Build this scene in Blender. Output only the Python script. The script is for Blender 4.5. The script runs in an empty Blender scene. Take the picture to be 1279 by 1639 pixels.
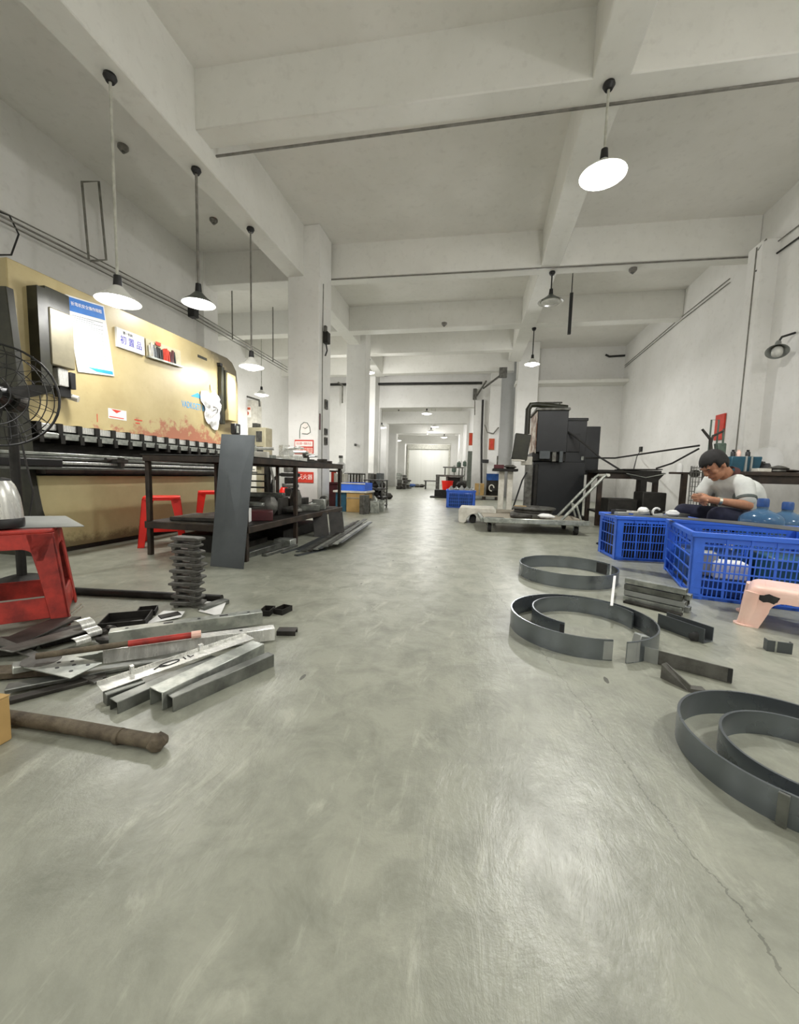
import bpy, math, random
from mathutils import Vector, Matrix, Euler

scene = bpy.context.scene
COL = scene.collection
rnd = random.Random(7)
PI = math.pi

# ------------------------------------------------------------------ camera
CAM_H, FOC = 0.66, 640.0                      # eye height (m), focal length in photo pixels
YAW, PITCH, ROLL = math.radians(-11.22), math.radians(-5.3), math.radians(1.52)
_f = Vector((math.sin(YAW)*math.cos(PITCH), math.cos(YAW)*math.cos(PITCH), math.sin(PITCH)))
_r = Vector((math.cos(YAW), -math.sin(YAW), 0))
_u = _r.cross(_f)
CR = _r*math.cos(ROLL)+_u*math.sin(ROLL)
CU = _u*math.cos(ROLL)-_r*math.sin(ROLL)
cd = bpy.data.cameras.new('camera')
cam = bpy.data.objects.new('camera', cd); COL.objects.link(cam)
cd.sensor_fit = 'VERTICAL'; cd.sensor_height = 36.0; cd.lens = FOC/1639.0*36.0
cd.clip_start = 0.02; cd.clip_end = 200
cam.matrix_world = Matrix(((CR.x, CU.x, -_f.x, 0), (CR.y, CU.y, -_f.y, 0), (CR.z, CU.z, -_f.z, CAM_H), (0, 0, 0, 1)))
scene.camera = cam

# ------------------------------------------------------------------ world, exposure
w = bpy.data.worlds.new('world'); scene.world = w; w.use_nodes = True
w.node_tree.nodes['Background'].inputs[0].default_value = (0.9, 0.95, 1.0, 1)
w.node_tree.nodes['Background'].inputs[1].default_value = 0.6
scene.view_settings.view_transform = 'Standard'
scene.view_settings.look = 'None'
scene.view_settings.exposure = 0.27
scene.view_settings.gamma = 1.0
scene.view_settings.use_curve_mapping = False
LAMP_POWER = 42.0                             # watts of one pendant
LAMP_COLOR = (1.0, 0.985, 0.965)

# surveying helpers: the place was measured from sight lines of the camera above
def ray(px, py):
    return CR*((px-639.5)/FOC)+CU*((819.5-py)/FOC)+_f
def at(px, py, z=0.0):
    d = ray(px, py); t = (z-CAM_H)/d.z
    return Vector((0, 0, CAM_H))+d*t
def atY(px, py, y):
    d = ray(px, py); return Vector((0, 0, CAM_H))+d*(y/d.y)
def atX(px, py, x):
    d = ray(px, py); return Vector((0, 0, CAM_H))+d*(x/d.x)

# ------------------------------------------------------------------ materials
def lin(h):
    h = h.lstrip('#'); o = []
    for i in (0, 2, 4):
        c = int(h[i:i+2], 16)/255
        o.append(c/12.92 if c <= .04045 else ((c+.055)/1.055)**2.4)
    return (o[0], o[1], o[2], 1)
class NT:
    def __init__(s, name):
        s.m = bpy.data.materials.new(name); s.m.use_nodes = True
        s.t = s.m.node_tree; s.b = s.t.nodes['Principled BSDF']
        s.co = s.t.nodes.new('ShaderNodeTexCoord')
    def n(s, kind, **kw):
        nd = s.t.nodes.new(kind)
        for k, v in kw.items():
            if k.startswith('i_'):
                key = k[2:]; key = int(key) if key.isdigit() else key.replace('_', ' ')
                nd.inputs[key].default_value = v
            else: setattr(nd, k, v)
        return nd
    def l(s, a, b): s.t.links.new(a, b)
    def noise(s, scale, detail=4, rough=.55, dist=0, vec=None):
        nd = s.n('ShaderNodeTexNoise', i_Scale=scale, i_Detail=detail, i_Roughness=rough, i_Distortion=dist)
        s.l(vec or s.co.outputs['Object'], nd.inputs['Vector']); return nd.outputs['Fac']
    def ramp(s, fac, stops):
        nd = s.n('ShaderNodeValToRGB'); e = nd.color_ramp.elements
        while len(e) < len(stops): e.new(.5)
        for i, (p, c) in enumerate(stops):
            e[i].position = p; e[i].color = c if len(c) == 4 else (*c, 1)
        s.l(fac, nd.inputs['Fac']); return nd.outputs['Color']
    def mix(s, fac, a, b, mode='MIX'):
        nd = s.n('ShaderNodeMix', data_type='RGBA', blend_type=mode)
        for v, k in ((fac, 0), (a, 6), (b, 7)):
            if hasattr(v, 'is_linked'): s.l(v, nd.inputs[k])
            else: nd.inputs[k].default_value = v
        return nd.outputs[2]
    def math(s, op, a, b=0.0, c=None):
        nd = s.n('ShaderNodeMath', operation=op)
        for i, v in enumerate((a, b, c)):
            if v is None: continue
            if hasattr(v, 'is_linked'): s.l(v, nd.inputs[i])
            else: nd.inputs[i].default_value = v
        return nd.outputs[0]
    def sep(s, vec=None):
        nd = s.n('ShaderNodeSeparateXYZ'); s.l(vec or s.co.outputs['Object'], nd.inputs[0]); return nd.outputs
    def bump(s, h, strength, dist=.01):
        nd = s.n('ShaderNodeBump', i_Strength=strength, i_Distance=dist)
        s.l(h, nd.inputs['Height']); s.l(nd.outputs[0], s.b.inputs['Normal'])
    def mapping(s, scale, rot=(0, 0, 0)):
        nd = s.n('ShaderNodeMapping'); nd.inputs['Scale'].default_value = scale; nd.inputs['Rotation'].default_value = rot
        s.l(s.co.outputs['Object'], nd.inputs['Vector']); return nd.outputs[0]
def pm(name, c1, c2=None, rough=.5, metal=0.0, scale=9.0, bump=0.0, lo=.35, hi=.65, rvar=.12, stretch=None, emit=None, trans=0, spec=None):
    k = NT(name)
    a = lin(c1); b = lin(c2) if c2 else tuple(x*.72 for x in a[:3])+(1,)
    v = k.mapping(stretch) if stretch else None
    nz = k.noise(scale, 5, .6, 0, v)
    k.l(k.ramp(nz, [(lo, a), (hi, b)]), k.b.inputs['Base Color'])
    rr = k.math('MULTIPLY_ADD', nz, rvar*2, rough-rvar)
    k.l(rr, k.b.inputs['Roughness'])
    k.b.inputs['Metallic'].default_value = metal
    if spec is not None: k.b.inputs['Specular IOR Level'].default_value = spec
    if trans: k.b.inputs['Transmission Weight'].default_value = trans
    if bump: k.bump(k.noise(scale*6, 3, .6, 0, v), bump, .004)
    if emit:
        k.b.inputs['Emission Color'].default_value = (*emit[:3], 1); k.b.inputs['Emission Strength'].default_value = emit[3]
    return k.m

M = {}
M['bulb'] = pm('lamp_bulb', '#ffffff', rough=.4, emit=(1, .99, .95, 7.0))
M['bulb_dim'] = pm('lamp_bulb_dim', '#ffffff', rough=.4, emit=(1, .99, .95, 3.0))
M['bulb_off'] = pm('lamp_bulb_unlit', '#d8d8d0', rough=.25)
M['enamel'] = pm('white_enamel', '#f2f2ec', '#e4e4dc', rough=.3)
M['shade_out'] = pm('lamp_shade_grey', '#6c716b', '#4c514c', rough=.4, metal=.4)
M['piece_black'] = pm('black_folded_steel', '#66655f', '#45443f', rough=.45, metal=.25, scale=20)
M['sheet_pale'] = pm('pale_grey_sheet', '#a5a8a4', '#8f928e', rough=.5, metal=.4, scale=4)
M['black'] = pm('black_plastic', '#1b1b1b', '#0f0f0f', rough=.45)
M['rod_white'] = pm('white_tube', '#c9c8bd', '#a9a89c', rough=.45)
M['rod_grey'] = pm('grey_tube', '#8a8780', '#6d6a64', rough=.45)
M['black_steel'] = pm('black_scaled_steel', '#26241f', '#15130f', rough=.55, metal=.3, scale=14, bump=.15)
M['brown_steel'] = pm('dark_brown_painted_steel', '#3a2d22', '#1f1813', rough=.5, metal=.1, scale=11, bump=.1)
M['grey_sheet'] = pm('dark_grey_coated_sheet', '#5a5f61', '#4e5254', rough=.42, metal=.55, scale=3)
M['strip_steel'] = pm('blue_grey_strip_steel', '#868c90', '#6c7276', rough=.27, metal=.78, scale=2.5, lo=.3, hi=.7)
M['galv'] = pm('galvanized_steel', '#b9bcb4', '#8f938c', rough=.34, metal=.6, scale=16, lo=.4, hi=.6)
M['bright_steel'] = pm('bright_steel', '#e6e6e0', '#bcbcb6', rough=.28, metal=.4, scale=10, stretch=(1, 8, 1))
M['mid_steel'] = pm('mill_steel', '#83857f', '#5d5f5a', rough=.4, metal=.75, scale=12)
M['dark_scrap'] = pm('dark_scrap_steel', '#4a4742', '#2b2925', rough=.5, metal=.5, scale=9, bump=.1)
M['rust'] = pm('rusty_pipe', '#675d4b', '#453c30', rough=.75, metal=.1, scale=24, bump=.4)
M['red_plastic'] = pm('red_stool_plastic', '#f02818', '#dc2014', rough=.35)
M['red_dirty'] = pm('dirty_red_plastic', '#b8372c', '#7a231d', rough=.5, scale=14)
M['pink_plastic'] = pm('faded_pink_plastic', '#f6d3c4', '#ecbfae', rough=.4, scale=6)
M['blue_crate'] = pm('blue_crate_plastic', '#3f74e6', '#3465d0', rough=.4, scale=5)
M['card'] = pm('cardboard', '#b3935c', '#a2844f', rough=.85, scale=5)
M['white_paper'] = pm('white_paper', '#e2e2df', '#d4d4d0', rough=.8)
M['blue_print'] = pm('blue_print', '#2f74c0', '#2a68b4', rough=.6)
M['cyan_print'] = pm('cyan_print', '#2f9fd8', '#2a8fc8', rough=.6)
M['grey_print'] = pm('grey_print', '#6f7578', '#62686a', rough=.7)
M['violet_print'] = pm('violet_print', '#3a37b8', '#3230a4', rough=.6)
M['red_print'] = pm('red_print', '#d8402c', '#c43624', rough=.6)
M['white_print'] = pm('white_print', '#fbf4ee', '#f2e8e0', rough=.6)
M['orange_print'] = pm('orange_print', '#c9582c', '#b04a22', rough=.6)
M['black_print'] = pm('black_print', '#2c2c2c', '#202020', rough=.6)
M['machine_black'] = pm('black_machine_enamel', '#15181b', '#0f1113', rough=.42, scale=4)
M['rubber'] = pm('black_rubber', '#1a1917', '#0e0d0c', rough=.7)
M['wood'] = pm('worn_grey_wood', '#a39c8c', '#7c7566', rough=.75, scale=7, stretch=(1, 12, 1), bump=.2)
M['white_paint'] = pm('white_painted_steel', '#d9d6cb', '#bdb9ac', rough=.45)
M['cable'] = pm('black_cable', '#2b2a28', '#1d1c1b', rough=.6)
M['cable_grey'] = pm('grey_conduit', '#8f8d84', '#6b6961', rough=.6)
M['cover'] = pm('worn_grey_beige_cover', '#827c66', '#6b6653', rough=.42, metal=.2, scale=5)
M['beige'] = pm('beige_cabinet_paint', '#b5ae92', '#a39c80', rough=.45)
M['maroon'] = pm('maroon_paint', '#5a2228', '#44181d', rough=.4)
M['teal'] = pm('teal_plastic', '#1f5368', '#184454', rough=.45)
M['green_grey'] = pm('green_grey_plastic', '#5b6d60', '#4a5a4f', rough=.5)
M['olive'] = pm('dark_olive_paint', '#2d2d1d', '#1c1c12', rough=.45)
M['door_grey'] = pm('grey_green_door', '#6f756c', '#5e645b', rough=.5)
M['iron'] = pm('dull_iron', '#75746f', '#504f49', rough=.5, metal=.6, scale=15)
M['blue_drum'] = pm('blue_drum_paint', '#1d4f94', '#163c70', rough=.4)

def plaster(name, c1, c2, sc=1.3, dirt=None):
    k = NT(name)
    n1 = k.noise(sc, 6, .6); n2 = k.noise(sc*9, 4, .6)
    c = k.ramp(n1, [(.35, lin(c1)), (.68, lin(c2))])
    c = k.mix(k.ramp(n2, [(.55, (0, 0, 0)), (.8, (.25, .25, .25))]), c, lin('#bdbab2'))
    if dirt:
        z = k.sep()[2]
        f = k.math('MULTIPLY_ADD', z, -1/dirt, 1.0)
        f = k.math('ADD', f, k.math('MULTIPLY_ADD', n1, 1.2, -.75))
        c = k.mix(k.ramp(f, [(.1, (0, 0, 0)), (.9, (.55, .55, .55))]), c, lin('#6f6c63'))
    k.l(c, k.b.inputs['Base Color']); k.b.inputs['Roughness'].default_value = .75
    k.bump(n2, .12, .01)
    return k.m
M['wall'] = plaster('white_wall_plaster', '#efeeea', '#e6e5e0', dirt=1.6)
M['ceiling'] = plaster('ceiling_plaster', '#eeece6', '#e5e3dc')
M['beam'] = plaster('beam_plaster', '#ecebe5', '#e3e2db')

def floor_mat():
    k = NT('worn_concrete_floor')
    o = k.co.outputs['Object']
    n1 = k.noise(.9, 8, .62); n2 = k.noise(7, 8, .7, .4); n3 = k.noise(38, 5, .65)
    vs = k.mapping((1.0, .35, 1), (0, 0, math.radians(35)))
    n4 = k.noise(16, 6, .7, .6, vs)
    c = k.ramp(n1, [(.3, lin('#a0a192')), (.7, lin('#8b8d80'))])
    c = k.mix(k.ramp(n2, [(.42, (0, 0, 0)), (.70, (.8, .8, .8))]), c, lin('#727467'))
    c = k.mix(k.ramp(n4, [(.56, (0, 0, 0)), (.75, (.6, .6, .6))]), c, lin('#bdbdae'))
    c = k.mix(k.ramp(n3, [(.6, (0, 0, 0)), (.8, (.35, .35, .35))]), c, lin('#6a6c62'))
    # small dark chips
    vo = k.n('ShaderNodeTexVoronoi', i_Scale=9.0, i_Randomness=1.0); k.l(vs, vo.inputs['Vector'])
    cs = k.sep(vo.outputs['Color'])
    chip = k.math('LESS_THAN', k.math('ADD', vo.outputs['Distance'], k.math('MULTIPLY', n2, .22)), .165)
    chip = k.math('MULTIPLY', chip, k.math('GREATER_THAN', cs[0], .72))
    c = k.mix(k.math('MULTIPLY', chip, .85), c, lin('#44443d'))
    # a hairline crack running along the aisle
    a, b = at(862, 1040), at(1130, 1395)
    d = (b-a).normalized(); nrm = Vector((-d.y, d.x))
    sx = k.sep(o)
    off = k.math('ADD', k.math('MULTIPLY', sx[0], nrm.x), k.math('MULTIPLY', sx[1], nrm.y))
    off = k.math('SUBTRACT', off, a.x*nrm.x+a.y*nrm.y)
    off = k.math('ADD', off, k.math('MULTIPLY_ADD', k.noise(5, 6, .7), .10, -.05))
    crack = k.math('LESS_THAN', k.math('ABSOLUTE', off), .0014)
    c = k.mix(k.math('MULTIPLY', crack, k.math('MULTIPLY_ADD', n2, 1.2, -.05)), c, lin('#55564d'))
    k.l(c, k.b.inputs['Base Color'])
    r = k.math('ADD', k.math('MULTIPLY_ADD', n2, .32, .165), k.math('MULTIPLY', n1, .06))
    k.l(r, k.b.inputs['Roughness'])
    h = k.math('ADD', k.math('MULTIPLY', n2, .6), k.math('ADD', k.math('MULTIPLY', n4, .7), k.math('MULTIPLY', n3, .25)))
    h = k.math('SUBTRACT', h, k.math('MULTIPLY', crack, .5))
    k.b.inputs['Specular IOR Level'].default_value = .62
    k.bump(h, .34, .008)
    return k.m
M['floor'] = floor_mat()

def brake_paint():
    # cream machine enamel: red primer showing where the paint has worn off low down, oil stains at the upper right corner
    k = NT('worn_cream_machine_paint')
    s = k.sep()
    n1 = k.noise(2.2, 6, .65); n2 = k.noise(9, 6, .7); n3 = k.noise(34, 4, .7)
    c = k.ramp(n1, [(.3, lin('#b8a97d')), (.7, lin('#a6966a'))])
    low = k.math('SUBTRACT', 1.0, k.math('MULTIPLY', k.math('SUBTRACT', s[2], .98), 2.6))
    patch = k.math('ADD', k.math('MULTIPLY', low, .30), k.math('MULTIPLY', n2, .62))
    ymask = k.math('ABSOLUTE', k.math('SUBTRACT', s[1], 1.75))
    patch = k.math('SUBTRACT', patch, k.math('MULTIPLY', ymask, .16))
    c = k.mix(k.ramp(patch, [(.43, (0, 0, 0)), (.50, (.85, .85, .85))]), c, lin('#9c5a48'))
    c = k.mix(k.ramp(n3, [(.62, (0, 0, 0)), (.78, (.5, .5, .5))]), c, lin('#8a6f45'))
    oil = k.math('ADD', k.math('MULTIPLY', k.math('SUBTRACT', s[2], 1.72), 1.5), k.math('MULTIPLY', k.math('SUBTRACT', s[1], 2.05), .8))
    oil = k.math('ADD', oil, k.math('MULTIPLY', n2, .5))
    c = k.mix(k.ramp(oil, [(.72, (0, 0, 0)), (1.0, (.85, .85, .85))]), c, lin('#3c372c'))
    k.l(c, k.b.inputs['Base Color']); k.b.inputs['Roughness'].default_value = .38
    k.bump(n3, .06, .005)
    return k.m
M['brake'] = brake_paint()
def bed_paint():
    k = NT('scuffed_cream_bed_paint')
    s = k.sep(); n1 = k.noise(2.5, 6, .65); n2 = k.noise(11, 7, .75)
    c = k.ramp(n1, [(.3, lin('#d2c698')), (.7, lin('#beb183'))])
    low = k.math('ADD', k.math('MULTIPLY_ADD', s[2], -2.6, .62), k.math('MULTIPLY', n2, .7))
    c = k.mix(k.ramp(low, [(.62, (0, 0, 0)), (.8, (.75, .75, .75))]), c, lin('#5e5136'))
    k.l(c, k.b.inputs['Base Color']); k.b.inputs['Roughness'].default_value = .5
    return k.m
M['bed'] = bed_paint()
M['worn'] = pm('chipped_white_and_rust', '#d8cdbb', '#7a5236', rough=.6, scale=7, lo=.42, hi=.58)

# ------------------------------------------------------------------ mesh helpers
class MB:
    def __init__(s): s.v = []; s.f = []
    def add(s, vs, fs, Mx=None):
        n = len(s.v)
        for v in vs:
            v = Vector(v)
            if Mx is not None: v = Mx @ v
            s.v.append(v)
        s.f += [tuple(i+n for i in f) for f in fs]; return s
    def box(s, c, d, rot=(0, 0, 0), Mx=None):
        x, y, z = d[0]/2, d[1]/2, d[2]/2
        vs = [(-x, -y, -z), (x, -y, -z), (x, y, -z), (-x, y, -z), (-x, -y, z), (x, -y, z), (x, y, z), (-x, y, z)]
        m = Matrix.Translation(Vector(c)) @ Euler(rot).to_matrix().to_4x4()
        if Mx is not None: m = Mx @ m
        return s.add(vs, [(0, 3, 2, 1), (4, 5, 6, 7), (0, 1, 5, 4), (1, 2, 6, 5), (2, 3, 7, 6), (3, 0, 4, 7)], m)
    def bx(s, lo, hi, Mx=None):
        return s.box([(a+b)/2 for a, b in zip(lo, hi)], [abs(b-a) for a, b in zip(lo, hi)], Mx=Mx)
    def bar(s, a, b, wd, h, up=(0, 0, 1), base=False):
        # box from a to b; base=True: a and b lie on its underside
        m, L = frame(a, b, up)
        z0 = 0 if base else -h/2
        return s.bx((0, -wd/2, z0), (L, wd/2, z0+h), m)
    def ext(s, poly, L, Mx=None):
        # closed outline in (y,z) pushed along x by L
        n = len(poly)
        vs = [(0, p[0], p[1]) for p in poly]+[(L, p[0], p[1]) for p in poly]
        fs = [tuple(range(n))[::-1], tuple(range(n, 2*n))]+[(i, (i+1) % n, n+(i+1) % n, n+i) for i in range(n)]
        return s.add(vs, fs, Mx)
    def ring(s, outer, inner, L, Mx=None):
        n = len(outer); vs = []
        for x in (0, L):
            vs += [(x, p[0], p[1]) for p in outer]+[(x, p[0], p[1]) for p in inner]
        fs = []
        for i in range(n):
            j = (i+1) % n
            fs += [(i, j, 2*n+j, 2*n+i), (n+j, n+i, 3*n+i, 3*n+j), (j, i, n+i, n+j), (2*n+i, 2*n+j, 3*n+j, 3*n+i)]
        return s.add(vs, fs, Mx)
    def tube(s, pts, r, n=8, closed=False, r1=None):
        pts = [Vector(p) for p in pts]; k = len(pts); vs = []; fs = []
        prev = None
        for i, p in enumerate(pts):
            if closed: t = pts[(i+1) % k]-pts[i-1]
            else: t = pts[min(i+1, k-1)]-pts[max(i-1, 0)]
            t.normalize()
            if prev is None:
                a = Vector((0, 0, 1)) if abs(t.z) < .9 else Vector((1, 0, 0))
                u = t.cross(a).normalized()
            else:
                u = (prev-t*prev.dot(t)).normalized()
            prev = u; v = t.cross(u)
            rr = r if r1 is None else r+(r1-r)*i/(k-1)
            for j in range(n):
                an = 2*PI*j/n; vs.append(p+u*(math.cos(an)*rr)+v*(math.sin(an)*rr))
        m = k if closed else k-1
        for i in range(m):
            for j in range(n):
                a, b = i*n+j, i*n+(j+1) % n; c, d = ((i+1) % k)*n+(j+1) % n, ((i+1) % k)*n+j
                fs.append((a, b, c, d))
        if not closed: fs += [tuple(range(n))[::-1], tuple(range((k-1)*n, k*n))]
        return s.add(vs, fs)
    def cyl(s, a, b, r0, r1=None, n=16): return s.tube([a, b], r0, n, False, r0 if r1 is None else r1)
    def lathe(s, prof, n=24, Mx=None, close=False):
        vs = []; fs = []
        for (r, z) in prof:
            for j in range(n): vs.append((r*math.cos(2*PI*j/n), r*math.sin(2*PI*j/n), z))
        k = len(prof)
        for i in range(k if close else k-1):
            for j in range(n):
                a, b = i*n+j, i*n+(j+1) % n
                q = ((i+1) % k)*n
                fs.append((a, b, q+(j+1) % n, q+j))
        return s.add(vs, fs, Mx)
    def ball(s, c, r, nu=14, nv=9, Mx=None):
        r = (r, r, r) if not hasattr(r, '__len__') else r
        m = Matrix.Translation(Vector(c)) @ Matrix.Diagonal((*r, 1))
        if Mx is not None: m = Mx @ m
        vs = [(0, 0, -1)]; fs = []
        for i in range(1, nv):
            t = -PI/2+PI*i/nv
            for j in range(nu): vs.append((math.cos(t)*math.cos(2*PI*j/nu), math.cos(t)*math.sin(2*PI*j/nu), math.sin(t)))
        vs.append((0, 0, 1)); top = len(vs)-1
        for j in range(nu):
            fs.append((0, 1+(j+1) % nu, 1+j)); b = 1+(nv-2)*nu
            fs.append((b+j, b+(j+1) % nu, top))
        for i in range(nv-2):
            for j in range(nu):
                a = 1+i*nu+j; b = 1+i*nu+(j+1) % nu
                fs.append((a, b, b+nu, a+nu))
        return s.add(vs, fs, m)
    def rock(s, c, r, seed, amp=.25, nu=9, nv=6, rot=(0, 0, 0)):
        q = MB().ball((0, 0, 0), 1, nu, nv); g = random.Random(seed)
        e = Euler(rot).to_matrix()
        vs = [e @ Vector((v.x*r[0], v.y*r[1], v.z*r[2]))*(1+g.uniform(-amp, amp))+Vector(c) for v in q.v]
        return s.add(vs, q.f)
    def quad(s, a, b, c, d, t):
        a, b, c, d = map(Vector, (a, b, c, d)); n = (b-a).cross(d-a).normalized()*t
        return s.add([a, b, c, d, a+n, b+n, c+n, d+n], [(3, 2, 1, 0), (4, 5, 6, 7), (0, 1, 5, 4), (1, 2, 6, 5), (2, 3, 7, 6), (3, 0, 4, 7)])
    def build(s, name, mat, parent=None, smooth=True, bevel=0.0, loc=None, ang=35, seg=1):
        o0 = Vector(loc) if loc is not None else Vector((0, 0, 0))
        me = bpy.data.meshes.new(name)
        me.from_pydata([tuple(v-o0) for v in s.v], [], s.f); me.update()
        me.materials.append(M[mat] if isinstance(mat, str) else mat)
        import bmesh
        bm = bmesh.new(); bm.from_mesh(me); bmesh.ops.recalc_face_normals(bm, faces=bm.faces); bm.to_mesh(me); bm.free()
        if smooth:
            me.shade_smooth(); me.set_sharp_from_angle(angle=math.radians(ang))
        ob = bpy.data.objects.new(name, me); COL.objects.link(ob); ob.location = o0
        if parent is not None: ob.parent = parent
        if bevel:
            b = ob.modifiers.new('bevel', 'BEVEL'); b.width = bevel; b.segments = seg; b.limit_method = 'ANGLE'; b.angle_limit = math.radians(40)
        return ob
def frame(a, b, up=(0, 0, 1)):
    a, b, up = Vector(a), Vector(b), Vector(up)
    x = (b-a); L = x.length; x.normalize()
    y = up.cross(x)
    if y.length < 1e-4: y = Vector((0, 1, 0)).cross(x)
    y.normalize(); z = x.cross(y)
    return Matrix(((x.x, y.x, z.x, a.x), (x.y, y.y, z.y, a.y), (x.z, y.z, z.z, a.z), (0, 0, 0, 1))), L
def tag(o, label, cat, group=None, kind=None):
    o['label'] = label; o['category'] = cat
    if group: o['group'] = group
    if kind: o['kind'] = kind
    return o
def thing(name, label, cat, loc=(0, 0, 0), rz=0.0, group=None):
    o = bpy.data.objects.new(name, None); COL.objects.link(o)
    o.location = loc; o.rotation_euler = (0, 0, rz); o.empty_display_size = .1
    return tag(o, label, cat, group)
def solo(mb, name, mat, label, cat, group=None, bevel=0.0, ang=35, loc=None):
    if loc is None:
        xs = [v.x for v in mb.v]; ys = [v.y for v in mb.v]; zs = [v.z for v in mb.v]
        loc = ((min(xs)+max(xs))/2, (min(ys)+max(ys))/2, min(zs))
    return tag(mb.build(name, mat, None, True, bevel, loc, ang), label, cat, group)
def struct(mb, name, mat, label=None, parent=None, bevel=0.0):
    o = mb.build(name, mat, parent, True, bevel)
    if parent is None: o['kind'] = 'structure'
    if label: o['label'] = label
    return o
def text(s, size, mat, parent, loc, rot, sx=1.0, align='CENTER', ext=.001, name='lettering'):
    cu = bpy.data.curves.new(name, 'FONT'); cu.body = s; cu.size = size; cu.align_x = align; cu.align_y = 'CENTER'
    cu.extrude = ext; cu.resolution_u = 2
    tmp = bpy.data.objects.new('tmp_text', cu); COL.objects.link(tmp)
    dg = bpy.context.evaluated_depsgraph_get(); dg.update()
    me = bpy.data.meshes.new_from_object(tmp.evaluated_get(dg)); me.name = name
    bpy.data.objects.remove(tmp); bpy.data.curves.remove(cu)
    me.materials.clear(); me.materials.append(M[mat])
    o = bpy.data.objects.new(name, me); COL.objects.link(o)
    o.location = loc; o.rotation_euler = rot; o.scale = (sx, 1, 1); o.parent = parent
    return o
def copy_tree(o, parent=None):
    c = o.copy(); COL.objects.link(c)
    if parent is not None: c.parent = parent
    for ch in [x for x in o.children]: copy_tree(ch, c)
    return c
def rrect(x0, x1, y0, y1, r, n=4):
    pts = []
    for cx, cy, a0 in ((x1-r, y1-r, 0), (x0+r, y1-r, 90), (x0+r, y0+r, 180), (x1-r, y0+r, 270)):
        for i in range(n+1):
            a = math.radians(a0+90*i/n); pts.append((cx+r*math.cos(a), cy+r*math.sin(a)))
    return pts
ORD = ['first', 'second', 'third', 'fourth', 'fifth', 'sixth', 'seventh', 'eighth', 'ninth', 'tenth', 'eleventh', 'twelfth']

# ================================================================== STRUCTURE
CEIL, BEAM = 4.55, 4.0
Y0, Y1, YB = -5.0, 14.3, 31.0
struct(MB().bx((-9, Y0, -.1), (7, YB+1, 0)), 'floor', 'floor', 'grey worn concrete floor')
struct(MB().bx((-9, Y0, CEIL), (7, YB+1, CEIL+.15)), 'ceiling', 'ceiling', 'white plastered concrete ceiling slab')
# right wall runs slightly outwards
def wall_line(name, a, b, z0, z1, t, mat='wall', label=None):
    m, L = frame((a[0], a[1], 0), (b[0], b[1], 0))
    return struct(MB().bx((0, 0, z0), (L, t, z1), m), name, mat, label)
wall_line('wall_right', (3.98, 13.2), (3.62, Y0), 0, CEIL, .2)
struct(MB().bx((1.2, 13.0, 0), (4.2, 13.2, CEIL)), 'wall_back', 'wall', 'white back wall behind the dark punch press')
struct(MB().bx((-5.4, Y0, 0), (-5.2, 6.9, CEIL)), 'wall_left', 'wall')
struct(MB().bx((-5.4, 6.7, 0), (-5.05, 7.1, CEIL)), 'pilaster', 'wall')
struct(MB().bx((-7.2, 6.9, 0), (-7.0, Y1, CEIL)), 'wall_left_far', 'wall')
struct(MB().bx((-9, Y0-.2, 0), (7, Y0, CEIL)), 'wall_rear', 'wall')
# partition across the hall with the wide doorway in the middle
op0, op1, oph = atY(607, 700, Y1).x, atY(757, 700, Y1).x, atY(683, 652, Y1).z
struct(MB().bx((-7.2, Y1, 0), (op0, Y1+.25, CEIL)).bx((op1, Y1, 0), (1.6, Y1+.25, CEIL)).bx((op0, Y1, oph), (op1, Y1+.25, CEIL)), 'wall_partition', 'wall', 'white partition wall with a wide doorway')
# columns
def column(x0, x1, y0, y1, label, z1=CEIL, name='column'):
    return struct(MB().bx((x0, y0, 0), (x1, y1, z1)), name, 'wall', label, bevel=.012)
KB, GIRD = .935, .66+(BEAM-.66)*.935      # the girder over the press brake is deeper than the cross beams
c1 = column(-3.40*KB, -2.82*KB, 6.70*KB, 6.78, 'white column beside the press brake')
column(atY(553, 700, 10.3).x, atY(583, 700, 10.3).x, 10.3, 10.75, 'second white column left of the aisle')
column(atY(586, 700, 13.7).x, op0-.02, 13.7, Y1-.001, 'third white column left of the aisle')
column(atY(824, 700, 12.3).x, atY(857, 700, 12.3).x, 12.3, 13.0, 'white column behind the dark punch press')
column(atY(782, 700, 13.5).x, atY(799, 700, 13.5).x, 13.5, Y1-.001, 'white column right of the wide doorway')
wm, wl = frame((3.62, Y0, 0), (3.98, 13.2, 0))
def wx(y): return 3.62+(y-Y0)/(13.2-Y0)*.36
struct(MB().bx((wx(6.7)-.2, 6.62, 0), (wx(6.7)+.05, 6.95, BEAM)), 'pilaster', 'wall', bevel=.012)
# longitudinal and cross beams
def beam(pts, label=None, z0=BEAM, z1=CEIL+.02):
    mb = MB(); mb.add([(p[0], p[1], z0) for p in pts]+[(p[0], p[1], z1) for p in pts], [(3, 2, 1, 0), (4, 5, 6, 7), (0, 1, 5, 4), (1, 2, 6, 5), (2, 3, 7, 6), (3, 0, 4, 7)])
    return struct(mb, 'ceiling_beam', 'beam', label, bevel=.01)
beam([(-3.42*KB, Y0), (-3.11*KB, Y0), (-3.11*KB, 6.71*KB), (-3.42*KB, 6.71*KB)], 'long beam over the press brake carrying three lamps', GIRD)
beam([(-3.42, 6.77), (-3.12, 6.77), (-3.20, 10.31), (-3.50, 10.31)])
beam([(-3.52, 10.74), (-3.2, 10.74), (-3.36, 13.71), (-3.66, 13.71)])
beam([(.70, Y0), (1.04, Y0), (1.09, 6.9), (.80, 6.9)], 'long beam right of the aisle carrying lamps')
beam([(.80, 6.9), (1.09, 6.9), (1.0, 12.31), (.66, 12.31)])
beam([(-3.12, 3.78), (wx(4), 3.98), (wx(4), 4.24), (-3.12, 4.02)], 'first cross beam overhead', BEAM+.001)
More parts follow.
